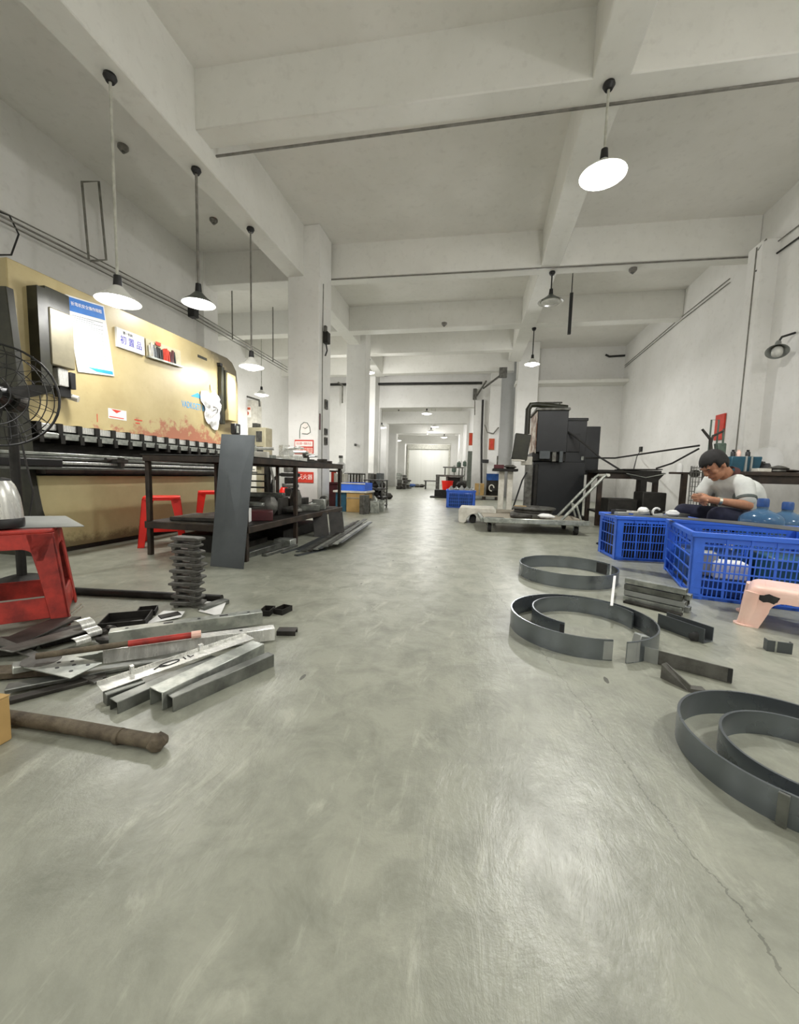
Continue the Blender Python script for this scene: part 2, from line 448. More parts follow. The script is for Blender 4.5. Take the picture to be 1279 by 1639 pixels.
beam([(-5.3, 6.76), (wx(7), 7.06), (wx(7), 7.34), (-5.3, 7.02)], 'second cross beam', BEAM+.001)
beam([(-7.1, 9.3), (wx(9.4), 9.42), (wx(9.4), 9.7), (-7.1, 9.6)], 'third cross beam', BEAM+.001)
beam([(-7.1, 11.1), (.9, 11.15), (.9, 11.4), (-7.1, 11.35)], 'fourth cross beam', BEAM+.001)
beam([(-7.1, 13.3), (.9, 13.3), (.9, 13.6), (-7.1, 13.6)], 'fifth cross beam', BEAM+.001)
beam([(.9, 12.5), (4.1, 12.5), (4.1, 13.0), (.9, 13.0)], None, 3.42, 3.52)
# thin plaster drip ledge / cable race below the first two cross beams
struct(MB().bar((-3.0, 4.10, BEAM-.012), (wx(4), 4.19, BEAM-.008), .02, .016), 'trim_1', 'rod_grey')
struct(MB().bar((-2.75, 6.86, BEAM-.012), (wx(7), 7.10, BEAM-.008), .02, .016), 'trim_2', 'rod_grey')

# ---- the halls beyond the doorway
def far_frame(px0, px1, ptop, y, zt=None):
    a, b = atY(px0, 720, y).x, atY(px1, 720, y).x
    h = atY((px0+px1)/2, ptop, y).z
    return a, b, h
for y, px0, px1, pt in ((18.6, 618, 746, 678), (22.5, 634, 736, 694), (27.5, 648, 722, 710)):
    a, b, h = far_frame(px0, px1, pt, y)
    struct(MB().bx((a-1.9, y, h), (b+1.9, y+.3, h+.55)), 'ceiling_beam', 'beam')
    struct(MB().bx((a-.55, y, 0), (a, y+.5, h+.01)), 'column', 'wall', bevel=.01)
    struct(MB().bx((b, y, 0), (b+.45, y+.5, h+.01)), 'column', 'wall', bevel=.01)
wl0 = atY(600, 700, 15).x-2.6
struct(MB().bx((-9, Y1+.25, 0), (-8.8, YB, CEIL)), 'wall_left_beyond', 'wall')
wall_line('wall_right_beyond', (atY(728, 700, YB).x, YB), (atY(766, 700, Y1+.3).x, Y1+.26), 0, CEIL, .15)
struct(MB().bx((-9, YB, 0), (3, YB+.2, CEIL)), 'wall_far', 'wall', 'far end wall')
# roller shutter at the far end
ra, rb, rh = far_frame(655, 718, 719, YB-.12)
door = struct(MB().bx((ra-.12, YB-.16, 0), (ra, YB-.01, rh+.1)).bx((rb, YB-.16, 0), (rb+.12, YB-.01, rh+.1)).bx((ra-.12, YB-.2, rh), (rb+.12, YB-.01, rh+.35)), 'door_1', 'rod_white', 'roller shutter door at the far end of the aisle')
nsl = 22
slat_me = None
for i in range(nsl):
    hgt = rh/nsl
    if slat_me is None:
        sl = MB().bx((ra, -.03, 0), (rb, 0, hgt*.94)).build('slat', 'enamel', door, loc=(0, 0, 0)); slat_me = sl.data
    else:
        sl = bpy.data.objects.new('slat', slat_me); COL.objects.link(sl); sl.parent = door
    sl.location = (0, YB-.05, i*hgt)

# ================================================================== PENDANT LAMPS
def pendant(top, zs, label, dia=.34, on=1.0, rod='rod_white', light=True, group=None, rr=.011, big=1.0, side=.75, area=.92):
    """rod-hung lamp: ceiling cup, rod, lamp holder, flared shade, round LED bulb and its light"""
    x, y, zt = top
    t = thing('pendant_lamp', label, 'lamp', (x, y, zt), 0, group)
    L = zt-zs; R = dia/2
    MB().lathe([(0, 0), (.045, 0), (.05, -.02), (.03, -.055), (0, -.055)], 16).build('ceiling_cup', 'black', t)
    MB().cyl((0, 0, -.05), (0, 0, -L+.16), rr, None, 10).build('rod', rod, t)
    MB().lathe([(0, -L+.20), (.028, -L+.20), (.034, -L+.12), (.03, -L+.10), (0, -L+.10)], 16).build('lamp_holder', 'black', t)
    prof = [(.035, -L+.115), (.05, -L+.10), (R*.55, -L+.055), (R*.9, -L+.01), (R, -L-.005), (R*.985, -L-.008), (R*.88, -L+.004), (R*.53, -L+.047), (.046, -L+.09), (.033, -L+.10)]
    sh = MB().lathe(prof, 36).build('shade', 'enamel' if on > .35 else 'shade_out', t, ang=60)  # lit lamps get a white outer face standing in for their glow
    sh.data.materials.append(M['enamel'])
    for p in sh.data.polygons:
        # inner face of the shade is white enamel
        c = p.center
        if p.index//36 >= 5: p.material_index = 1
    bm_ = 'bulb' if on > .35 else ('bulb_dim' if on > 0 else 'bulb_off')
    br = R*.74*big
    MB().lathe([(.0, -L+.085), (br*.35, -L+.075), (br*.9, -L+.03), (br, -L), (br*.9, -L-.025), (br*.5, -L-.042), (0, -L-.048)], 24).build('bulb', bm_, t, ang=80)
    if on > 0 and light:
        ld = bpy.data.lights.new('lamp_light', 'AREA'); ld.shape = 'DISK'; ld.size = .24; ld.energy = LAMP_POWER*on*area; ld.color = LAMP_COLOR
        lo = bpy.data.objects.new('lamp_light', ld); COL.objects.link(lo); lo.parent = t; lo.location = (0, 0, -L-.055)
        ld = bpy.data.lights.new('lamp_side_light', 'POINT'); ld.energy = LAMP_POWER*on*side; ld.color = LAMP_COLOR; ld.shadow_soft_size = .06
        lo = bpy.data.objects.new('lamp_side_light', ld); COL.objects.link(lo); lo.parent = t; lo.location = (0, 0, -L-.10)
    return t
p = at(176, 120, GIRD); pendant(p, 2.053, 'lit pendant lamp nearest on the left, hanging over the blue notice', .34, .75, side=.12, area=.42)
p = at(314, 270, GIRD); pendant(p, 2.436, 'pendant lamp with a grey shade, hung on a short dark rod above the press brake', .34, .34, 'rod_grey', side=.3, area=.6, rr=.014)
p = at(401, 365, GIRD); pendant(p, 2.044, 'lit pendant lamp just left of the tall white column', .32, .85, 'rod_grey', side=.18, area=.52)
p = at(975, 133, BEAM); pendant(p, 3.28, 'big bright pendant lamp high on the right of the aisle', .38, 1.25)
p = at(884, 435, BEAM); pendant(p, 3.53, 'unlit pendant lamp with a dark shade on the right beam', .40, 0, 'black')
p = at(855, 525, BEAM); pendant(p, 3.22, 'lit pendant lamp in front of the column behind the punch press', .32, 1.3, 'black')
p = Vector((-3.33, 11.6, BEAM)); pendant(p, 3.62, 'lit pendant lamp under the beam between the second and third columns', .34, 1.7)
p = Vector((-5.6, 9.6, CEIL)); pendant(p, 2.62, 'lit pendant lamp half hidden behind the right end of the press brake', .34, 1.9)
for (px, py, y, on, lab) in ((683, 662, 16.6, 1.2, 'brightest pendant lamp in the hall beyond the doorway'),
                        (696, 683, 20.4, 1, 'upper of the two close lamps beyond the doorway'),
                        (690, 691, 21.6, 1, 'lower of the two close lamps beyond the doorway'),
                        (711, 700, 25.5, 1, 'farthest right lit lamp near the roller shutter'),
                        (611, 684, 17.4, .8, 'lamp beside the left jamb of the doorway'),
                        (637, 705, 24.0, .8, 'far left lamp low under the beams beyond the doorway')):
    q = atY(px, py, y); pendant(Vector((q.x, q.y, CEIL)), q.z, lab, .42, on*.8, area=.3, side=.9)
q = atY(684, 700, 29.2); pendant(Vector((q.x, 29.2, CEIL)), 3.7, 'unseen lamp added behind the last beam to brighten the roller shutter', .42, 1.5)  # added out of sight to lighten the far shutter
# unseen lamps added along the rows as fill; right bay one read from shadows
rear = (((-3.05, .3, 2.2), .5, 'unseen lamp on the left beam beside the photographer'), ((-3.05, -1.9, 2.2), .6, 'unseen lamp on the left beam well behind the photographer'), ((.9, -1.4, 3.25), .6, 'unseen lamp on the right beam behind the photographer'),
        ((.9, -3.8, 3.25), .5, 'unseen lamp on the right beam near the rear wall'), ((2.9, 1.3, 3.1), 1.1, 'unseen lamp over the right bay beside the photographer'))
for (x, y, z), on, lab in rear:
    pendant(Vector((x, y, GIRD if x < 0 else BEAM if x < 2 else CEIL)), z, lab, .36, on)

# ================================================================== PRESS BRAKE (left)
PBX, PBY = -3.3, 2.33
pb = thing('press_brake', 'huge cream press brake with worn paint along the left wall', 'machine', (PBX, PBY, 0))
# local axes: x = 0 on the ram face (towards the aisle +), y along the machine, z up
ro = [(0.0, .97), (2.70, .99), (2.72, 1.85), (2.69, 2.0), (2.60, 2.09), (2.5, 2.12), (0.0, 2.10)]
MB().ext([(a, b) for a, b in ro], -.10, None).build('ram_plate', 'brake', pb, bevel=.006)
MB().bx((-.55, .10, 1.05), (-.11, 2.62, 2.02)).build('ram_back_box', 'olive', pb)
MB().bx((-.14, 2.705, 1.0), (-.02, 2.76, 1.85)).build('end_guide', 'beige', pb, bevel=.01)
sf = [(-.75, 0), (.30, 0), (.28, .12), (.20, .34), (.165, .52), (.155, .60), (.155, .66), (.145, .67), (.14, .86), (.05, 1.88), (-.75, 1.95)]
mx = Matrix(((0, 1, 0, 0), (1, 0, 0, 0), (0, 0, 1, 0), (0, 0, 0, 1)))
MB().ext(sf, -.05, Matrix(((0, 1, 0, 0), (1, 0, 0, 0), (0, 0, 1, 0), (0, 0, 0, 1)))).build('side_frame', 'olive', pb, bevel=.004)
MB().ext([(-.75, 0), (-.02, 0), (-.02, .6), (-.3, .8), (-.3, 1.2), (-.12, 1.5), (-.12, 2.0), (-.75, 2.0)], .05, Matrix(((0, 1, 0, 0), (1, 0, 0, 2.62), (0, 0, 1, 0), (0, 0, 0, 1)))).build('side_frame', 'olive', pb)
MB().bx((.08, .0, .03), (.17, 2.66, .585)).build('bed_plate', 'bed', pb, bevel=.004)
MB().bx((.06, 0, 0), (.185, 2.66, .03)).build('base_strip', 'black_steel', pb)
MB().bx((-.6, 0, 0), (.08, 2.66, .60)).build('bed_core', 'olive', pb)
MB().bx((-.5, .02, .60), (-.2, 2.6, .95)).build('throat', 'black_steel', pb)
MB().bx((.17, -.4, .655), (.36, .03, .705)).build('rail_bracket', 'black', pb, bevel=.004)
for i, (x, z, tk) in enumerate(((.12, .735, .022), (.19, .705, .022), (.26, .672, .020), (.30, .632, .020))):
    MB().bx((x, -.6, z), (x+.05, 2.62, z+tk)).build('front_rail', ('galv', 'mid_steel', 'bright_steel', 'mid_steel')[i], pb, bevel=.003)
MB().bx((.08, 0, .600), (.24, 2.62, .632)).build('rail_shelf', 'brown_steel', pb)
# stop finger sliding on the front rails
st = MB().bx((.25, .46, .70), (.37, .56, .725)).cyl((.30, .42, .72), (.30, .62, .72), .018, None, 10).bx((.33, .50, .66), (.36, .54, .74)).build('stop_finger', 'dark_scrap', pb)
# clamped upper tooling: black clamps and bright tool segments between them
ncl = 17; sp = 2.60/ncl
cl = ts = tl_ = None
for i in range(ncl+1):
    y = .06+i*sp
    if cl is None:
        cl = MB().bx((0, -.019, -.085), (.135, .019, .012)).bx((.0, -.017, -.14), (.155, .017, -.075)).cyl((.105, 0, -.03), (.125, 0, -.03), .008, None, 6).build('clamp', 'black_steel', pb, bevel=.003)
        ob = cl
    else:
        ob = bpy.data.objects.new('clamp', cl.data); COL.objects.link(ob); ob.parent = pb
    ob.location = (0, y, .97)
    if i < ncl:
        if ts is None:
            ts = MB().bx((0, .012, 0), (.115, sp-.012, .05)).build('tool_segment', 'bright_steel', pb, bevel=.006)
            tl_ = MB().bx((0, .012, 0), (.14, sp-.012, .048)).build('tool_segment', 'galv', pb, bevel=.012, seg=2)
            a, b = ts, tl_
        else:
            a = bpy.data.objects.new('tool_segment', ts.data); b = bpy.data.objects.new('tool_segment', tl_.data)
            for q in (a, b): COL.objects.link(q); q.parent = pb
        a.location = (0, y, .925); b.location = (0, y, .862)
MB().bx((.0, .03, .84), (.05, 2.6, .97)).build('punch_rail', 'black_steel', pb)
# left cylinder cover with valve block below
MB().bx((0, .19, 1.42), (.11, .375, 1.84)).build('cylinder_cover', 'cover', pb, bevel=.008)
MB().bx((-.005, .185, 1.82), (.08, .375, 1.99)).build('cylinder_cap', 'olive', pb, bevel=.006)
MB().bx((-.01, .12, 1.2), (.10, .20, 1.96)).build('guide_rail', 'olive', pb)
vb = MB().bx((.0, .25, 1.28), (.09, .33, 1.415)).build('valve_block', 'bright_steel', pb, bevel=.005)
MB().bx((.05, .335, 1.27), (.10, .38, 1.40)).build('coil', 'black', vb, bevel=.004)
MB().bx((.0, .27, 1.20), (.07, .36, 1.28)).build('coil', 'black', vb, bevel=.004)
MB().cyl((.03, .36, 1.22), (.09, .40, 1.20), .025, None, 12).build('plug', 'white_paint', vb)
# right cylinder cover
MB().bx((0, 2.36, 1.30), (.10, 2.54, 1.90)).build('cylinder_cover', 'brake', pb, bevel=.008)
MB().bx((0, 2.29, 1.25), (.06, 2.355, 1.96)).build('guide_rail', 'olive', pb, bevel=.004)
MB().bx((.0, 2.28, 1.965), (.05, 2.33, 2.0)).build('hinge', 'black', pb)
vb = MB().bx((0.1, 2.40, 1.13), (.18, 2.52, 1.27)).build('valve_block', 'black', pb, bevel=.01)
MB().bx((.18, 2.42, 1.15), (.19, 2.46, 1.24)).build('name_plate', 'galv', vb)
MB().cyl((.13, 2.46, 1.02), (.13, 2.46, 1.13), .03, .04, 12).build('hose_tail', 'brown_steel', vb)
MB().bx((0, 1.93, 1.97), (.004, 2.09, 2.0)).build('hole_plate', 'olive', pb)
# lettering and stickers on the ram
RX = (PI/2, 0, PI/2)
text('VADKOETI 800', .105, 'cyan_print', pb, (.0005, 1.87, 1.39), (PI/2, -.02, PI/2), .62)
MB().ext([(1.80, 1.50), (2.02, 1.50), (1.98, 1.53), (1.92, 1.56)], .002).build('logo', 'cyan_print', pb)
s1 = MB().bx((0, .74, 1.10), (.0015, .93, 1.19)).build('warning_sticker', 'white_paper', pb)
MB().ext([(.77, 1.185), (.88, 1.185), (.825, 1.155)], .0025).bx((0, .75, 1.112), (.0025, .90, 1.120)).build('print', 'red_print', s1)
MB().bx((0, .63, 1.05), (.002, .635, 1.12)).bx((0, 1.02, 1.12), (.002, 1.11, 1.13)).bx((0, 1.03, 1.09), (.002, 1.08, 1.10)).build('red_marks', 'red_print', pb)

# the ram stands a little behind the bed front
KR = 1.06
for ob in list(pb.children):
    if ob.name.split('.')[0] in ('side_frame', 'bed_plate', 'base_strip', 'bed_core', 'rail_bracket', 'front_rail', 'rail_shelf', 'stop_finger', 'throat'): continue
    l = ob.location
    ob.location = (l.x-.2, l.y*KR+PBY*(KR-1), l.z*KR-CAM_H*(KR-1)); ob.scale = (ob.scale.x, ob.scale.y*KR, ob.scale.z*KR) if 'lettering' not in ob.name else (ob.scale.x*KR, KR, 1)
def onram(p): return Vector((p[0]-.2, p[1]*KR, CAM_H+(p[2]-CAM_H)*KR))
# ---- things fixed on the ram face
def wall_frame(tl, tr, br, bl, out=Vector((1, 0, 0)), off=.006):
    tl, tr, br, bl = map(onram, (tl, tr, br, bl))
    c = (tl+tr+br+bl)/4
    x = ((tr-tl)+(br-bl)).normalized(); y = out.cross(x).normalized(); x = y.cross(out).normalized()
    wd = ((tr-tl).length+(br-bl).length)/2; h = ((tl-bl).length+(tr-br).length)/2
    return Matrix(((x.x, y.x, out.x, c.x+out.x*off), (x.y, y.y, out.y, c.y+out.y*off), (x.z, y.z, out.z, c.z+out.z*off), (0, 0, 0, 1))), wd, h
def board(name, label, cat, m):
    t = thing(name, label, cat); t.matrix_world = m; return t
m, wd, h = wall_frame((-3.3, 2.735, 2.03), (-3.3, 3.075, 2.05), (-3.3, 3.125, 1.465), (-3.3, 2.785, 1.455))
m = m @ Matrix.Rotation(math.radians(5), 4, 'Z')
nb = board('safety_notice', 'white notice with a blue heading and blue foot stuck on the press brake', 'poster', m)
wd, h = .36, .62
MB().bx((-wd/2, -h/2, 0), (wd/2, h/2, .006)).build('sheet', 'white_paper', nb)
MB().bx((-wd/2+.012, h/2-.125, .006), (wd/2-.012, h/2-.012, .008)).build('heading_band', 'blue_print', nb)
text('折弯机安全操作规程', .034, 'white_print', nb, (0, h/2-.062, .0085), (0, 0, 0), .95)
MB().ext([(-.08, -h/2+.052), (wd/2-.012, -h/2+.042), (wd/2-.012, -h/2+.012), (.0, -h/2+.020)], .002, Matrix(((0, 1, 0, 0), (0, 0, 1, 0), (1, 0, 0, .006), (0, 0, 0, 1)))).build('foot_band', 'cyan_print', nb)
ln = MB(); y = h/2-.155
for i in range(21):
    ln.bx((-wd/2+.03, y-.0025, .006), (-wd/2+.03+(wd-.07)*(rnd.uniform(.55, 1.0) if i % 2 else 1), y+.0025, .0072)); y -= .0165
ln.build('text_lines', 'grey_print', nb)
m, wd, h = wall_frame((-3.3, 3.165, 1.93), (-3.3, 3.475, 1.93), (-3.3, 3.475, 1.76), (-3.3, 3.175, 1.752), off=.012)
sb = board('area_sign', 'small white sign with blue characters beside the blue notice', 'sign', m)
MB().bx((-wd/2, -h/2, -.02), (wd/2, h/2, .012)).build('sign_board', 'white_paper', sb, bevel=.002)
text('初 置 品', .085, 'violet_print', sb, (.0, -.018, .0128), (0, 0, 0), .85)
text('第一车间', .03, 'black_print', sb, (-.04, .055, .0128), (0, 0, 0), .9)
m, wd, h = wall_frame((-3.3, 3.505, 1.96), (-3.3, 3.975, 1.965), (-3.3, 3.97, 1.785), (-3.3, 3.503, 1.75), off=.008)
tb = board('tool_card_holder', 'shallow rack of red and dark slips right of the small white sign', 'rack', m)
MB().bx((-wd/2, -h/2, 0), (wd/2, h/2-.02, .006)).build('back_board', 'beige', tb)
MB().bx((-wd/2, -h/2-.004, 0), (wd/2, -h/2+.014, .035)).build('ledge', 'galv', tb)
x = -wd/2+.02
for i in range(15):
    wv = rnd.choice((.012, .018, .024)); hh = rnd.uniform(.10, .15)
    MB().box((x+wv/2, -h/2+.016+hh/2, .012+.006), (wv, hh, .010), (0, 0, rnd.uniform(-.12, .12))).build('slip', ('white_paint', 'white_paint', 'grey_print', 'black_print', 'black_print', 'red_print', 'red_print', 'red_print', 'maroon', 'black_print')[min(9, max(0, i*10//15))], tb)
    x += wv+.010
MB().bx((-.13, .05, .018), (-.06, .085, .020)).build('red_tab', 'red_print', tb)
# crumpled white rag / plastic hung on the ram
rg = MB(); PBX -= .2; cy, cz = 4.50*KR, CAM_H+(1.42-CAM_H)*KR
nu, nr = 30, 8
vs = []; g = random.Random(3)
rad = [.215*(1+.16*math.sin(3*a)+.12*math.sin(5*a+1)+g.uniform(-.07, .07)) for a in [2*PI*i/nu for i in range(nu)]]
for j in range(nr+1):
    for i in range(nu):
        a = 2*PI*i/nu; r = rad[i]*j/nr
        d = .05*(1-(j/nr)**2)+.016*math.sin(7*a+j*1.3)+g.uniform(-.008, .008)
        vs.append((PBX+.012+max(.0, d), cy+r*math.cos(a)*.95, cz+r*math.sin(a)*1.12))
rg.add(vs, [(j*nu+i, j*nu+(i+1) % nu, (j+1)*nu+(i+1) % nu, (j+1)*nu+i) for j in range(nr) for i in range(nu)])
rg.tube([(PBX+.02, cy-.02, cz+.22), (PBX+.012, cy-.03, cz+.30)], .008, 6)
o = solo(rg, 'plastic_bag', 'white_paper', 'crumpled white plastic bag hung on the right of the press brake', 'bag', ang=80)
# ================================================================== FAN, RED STOOL, KETTLE
def fan():
    c = atY(-6, 632, 1.6)
    t = thing('pedestal_fan', 'dark pedestal fan with a wire guard at the left edge', 'fan', (c.x, c.y, 0), math.radians(36))
    z = c.z; R = .25
    g = MB()
    for r, y in ((R, 0), (R*.86, -.055), (R*.62, -.085), (R*.36, -.10), (R*.86, .05), (R*.6, .07)):
        g.tube([(r*math.cos(a), y, z+r*math.sin(a)) for a in [2*PI*i/40 for i in range(40)]], (.0025 if r < R else .006), 6, True)
    for i in range(22):
        a = 2*PI*i/22
        pts = [(R*q*math.cos(a+.5*(1-q)), yy, z+R*q*math.sin(a+.5*(1-q))) for q, yy in ((1, 0), (.86, -.055), (.62, -.085), (.36, -.10), (.12, -.105))]
        g.tube(pts, .0016, 5)
        pts = [(R*q*math.cos(a), yy, z+R*q*math.sin(a)) for q, yy in ((1, 0), (.86, .05), (.6, .07), (.2, .08))]
        g.tube(pts, .0016, 5)
    g.build('wire_guard', 'black', t)
    for k in range(3):
        a0 = math.radians(14+120*k); b = MB(); vs = []
        for i in range(7):
            q = .04+.185*i/6
            for sgn in (-1, 1):
                wv = .04+.04*math.sin(PI*min(1, i/7+.15))
                aa = a0+sgn*wv/q*.45
                vs.append((q*math.cos(aa), sgn*.022, z+q*math.sin(aa)))
        fs = [(2*i, 2*i+1, 2*i+3, 2*i+2) for i in range(6)]
        b.add(vs, fs).add([(v[0], v[1]+.003, v[2]) for v in vs], [f[::-1] for f in fs])
        b.build('blade', 'black_steel', t)
    MB().cyl((0, -.06, z), (0, .05, z), .045, .05, 20).build('hub', 'black', t)
    MB().cyl((0, .06, z), (0, .22, z), .07, .06, 20).build('motor', 'black_steel', t, bevel=.01)
    MB().cyl((0, .16, .04), (0, .16, z-.07), .022, None, 14).build('pole', 'black_steel', t)
    MB().lathe([(0, .05), (.05, .05), (.15, .02), (.16, 0), (0, 0)], 28, Matrix.Translation((0, .16, 0))).build('base', 'black_steel', t)
    MB().tube([(0, .2, z-.08), (.05, .22, z-.5), (.02, .2, .3), (.10, .3, .01)], .005, 6).build('power_cord', 'cable', t)
fan()

def stool(name, label, mat, loc, rz, wt, wb, h, open_t, group=None, rail=True, legw=.055, rz01=(.30, .42)):
    """moulded stool: seat, four angle legs that splay, apron arches and a ring of rails"""
    t = thing(name, label, 'stool', loc, rz, group)
    th = .008
    def pt(s, tt): # half width at height
        return (wt+(wb-wt)*(1-tt/h))/2
    seat = MB().ext(rrect(-wt/2, wt/2, -wt/2, wt/2, wt*.14), .018, Matrix(((0, 1, 0, 0), (0, 0, 1, 0), (1, 0, 0, h-.018), (0, 0, 0, 1)))).build('seat', mat, t, bevel=.006, seg=2)
    for sx in (-1, 1):
        for sy in (-1, 1):
            b = MB()
            for ax in (0, 1):
                vs = []
                for z in (h-.015, h*.55, 0):
                    q = pt(0, z); lw = legw*(1.25 if z > h*.8 else (1.0 if z > .1 else .82))
                    for e in (0, lw):
                        for d in (0, th):
                            v = (sx*(q-e), sy*(q-d)) if ax == 0 else (sx*(q-d), sy*(q-e))
                            vs.append((*v, z))
                fs = []
                for k in range(2):
                    o = 4*k
                    fs += [(o, o+2, o+6, o+4), (o+1, o+5, o+7, o+3), (o, o+4, o+5, o+1), (o+2, o+3, o+7, o+6)]
                fs += [(0, 1, 3, 2), (8, 10, 11, 9)]
                b.add(vs, fs)
            b.build('leg', mat, t, bevel=.002)
    for k in range(4):
        mz = Matrix.Rotation(PI/2*k, 4, 'Z')
        q0, q1 = pt(0, h-.016), pt(0, h-open_t)
        ap = []
        n = 8; r = min(.05, open_t*.7)
        # apron panel whose underside is an arch
        pts = [(-q0, h-.016), (q0, h-.016), (q1-legw*.6, h-open_t-r)]
        for i in range(n+1):
            a = PI/2*i/n; pts.append((q1-legw*.9-r+r*math.cos(a), h-open_t-r+r*math.sin(a)))
        for i in range(n+1):
            a = PI/2+PI/2*i/n; pts.append((-(q1-legw*.9-r)+r*math.cos(a), h-open_t-r+r*math.sin(a)))
        pts.append((-(q1-legw*.6), h-open_t-r))
        sl = (wb-wt)/2/h
        vs = []
        for d in (0, th):
            for (x, z) in pts: vs.append((x, -(pt(0, z)-d), z))
        npt = len(pts)
        MB().add(vs, [tuple(range(npt)), tuple(range(npt, 2*npt))[::-1]]+[(i, npt+i, npt+(i+1) % npt, (i+1) % npt) for i in range(npt)], mz).build('apron', mat, t)
        if rail:
            z0, z1 = h*rz01[0], h*rz01[1]
            a0, a1 = pt(0, z0)-.004, pt(0, z1)-.004
            MB().add([(-a0, -a0, z0), (a0, -a0, z0), (a1, -a1, z1), (-a1, -a1, z1), (-a0, -a0+th, z0), (a0, -a0+th, z0), (a1, -a1+th, z1), (-a1, -a1+th, z1)],
                     [(0, 1, 2, 3), (7, 6, 5, 4), (0, 4, 5, 1), (1, 5, 6, 2), (2, 6, 7, 3), (3, 7, 4, 0)], mz).build('rail', mat, t, bevel=.002)
    return t
stool('plastic_stool', 'dirty red plastic stool under the kettle and thin grey sheet', 'red_dirty', (-1.93, 1.31, 0), math.radians(47), .31, .40, .40, .075, legw=.07, rz01=(.10, .31))
stool('plastic_stool', 'bright red plastic stool behind the near left leg of the work table', 'red_plastic', (-2.72, 3.02, 0), math.radians(40), .28, .36, .42, .03, legw=.06)
stool('plastic_stool', 'bright red plastic stool mostly hidden behind the leaning grey panel', 'red_plastic', (atY(341, 800, 3.75).x, 3.75, 0), math.radians(38), .28, .36, .44, .03, legw=.06)
# thin sheet on the dirty stool
tip = at(135, 842, .405)
sh = MB().quad((tip.x, tip.y, .402), (tip.x-.42, tip.y+.26, .402), (tip.x-.95, tip.y-.06, .402), (tip.x-.42, tip.y-.32, .402), .0035)
solo(sh, 'metal_sheet', 'sheet_pale', 'thin grey metal sheet lying on the dirty red stool', 'sheet')
kt = at(-2, 844, .406)
k = thing('electric_kettle', 'brushed steel kettle with a black base on the grey sheet', 'kettle', (kt.x, kt.y, .4065), math.radians(20))
MB().lathe([(0, 0), (.078, 0), (.08, .008), (.080, .034), (.077, .038), (0, .038)], 32).build('base', 'black', k, ang=50)
MB().lathe([(.077, .036), (.076, .06), (.070, .12), (.058, .165), (.047, .185), (.045, .19), (0, .19)], 32).build('body', 'bright_steel', k, ang=60)
MB().lathe([(.046, .188), (.044, .196), (.02, .202), (0, .203)], 28).ball((0, 0, .207), (.012, .012, .008)).build('lid', 'black', k)
MB().tube([(-.045, 0, .185), (-.085, 0, .185), (-.115, 0, .15), (-.11, 0, .08), (-.078, 0, .045)], .011, 10).build('handle', 'black', k)
MB().lathe([(.022, -.03), (.012, .02), (.010, .02), (.018, -.03)], 12, Matrix.Translation((.0, .062, .16)) @ Matrix.Rotation(-.9, 4, 'X')).build('spout', 'bright_steel', k)
bx = at(21, 1186)
cb = thing('cardboard_box', 'brown cardboard box cut off by the left edge', 'box', (bx.x-.165, bx.y-.11, 0), math.radians(2))
MB().bx((-.16, -.11, 0), (.16, .11, .11)).build('carton', 'card', cb, bevel=.003)
MB().bx((-.16, -.11, .11), (.16, -.004, .113)).build('flap', 'card', cb)
MB().bx((-.16, .004, .11), (.16, .11, .1128)).build('flap', 'card', cb)

# ================================================================== WORK TABLE
TX0, TX1, TY0, TYM, TY1, TZ = -2.47, -1.63, 2.58, 3.38, 4.58, .765
wt = thing('work_table', 'dark steel work table with a lower shelf in front of the press brake', 'table', (0, 0, 0))
L4 = .034
def ang_leg(mb, x, y, z1, sx, sy):
    mb.bx((x, y, 0), (x+sx*L4, y+sy*.006, z1)).bx((x, y, 0), (x+sx*.006, y+sy*L4, z1))
for (x, y, sx, sy) in ((TX0, TY0, 1, 1), (TX1, TY0, -1, 1), (TX1, TYM, -1, 1), (TX1, TY1, -1, -1), (TX0, TY1, 1, -1), (TX0, TYM, 1, 1)):
    q = MB().bx((x, y, 0), (x+sx*L4, y+sy*L4, TZ-.05)); q.build('leg', 'brown_steel', wt, bevel=.003)
MB().bx((TX0-.02, TY0-.02, TZ-.008), (TX1+.02, TY1+.03, TZ)).build('table_top', 'black_steel', wt, bevel=.002)
fr = MB()
for (a, b) in (((TX0, TY0, TZ-.03), (TX1, TY0, TZ-.03)), ((TX0, TY1, TZ-.03), (TX1, TY1, TZ-.03)), ((TX0, TY0, TZ-.03), (TX0, TY1, TZ-.03)), ((TX1, TY0, TZ-.03), (TX1, TY1, TZ-.03)), ((TX0, TYM, TZ-.03), (TX1, TYM, TZ-.03))):
    fr.bar(a, b, .036, .044)
fr.build('top_frame', 'brown_steel', wt, bevel=.003)
ZS = .235
fr = MB()
for (a, b) in (((TX0, TY0, ZS), (TX1, TY0, ZS)), ((TX0, TY1, ZS), (TX1, TY1, ZS)), ((TX0, TY0, ZS), (TX0, TY1, ZS)), ((TX1, TY0, ZS), (TX1, TY1, ZS))):
    fr.bar(a, b, .036, .05)
fr.build('shelf_frame', 'brown_steel', wt, bevel=.003)
MB().bx((TX0, TY0, ZS+.020), (TX1, TY1, ZS+.027)).build('shelf', 'black_steel', wt)
ZS += .027

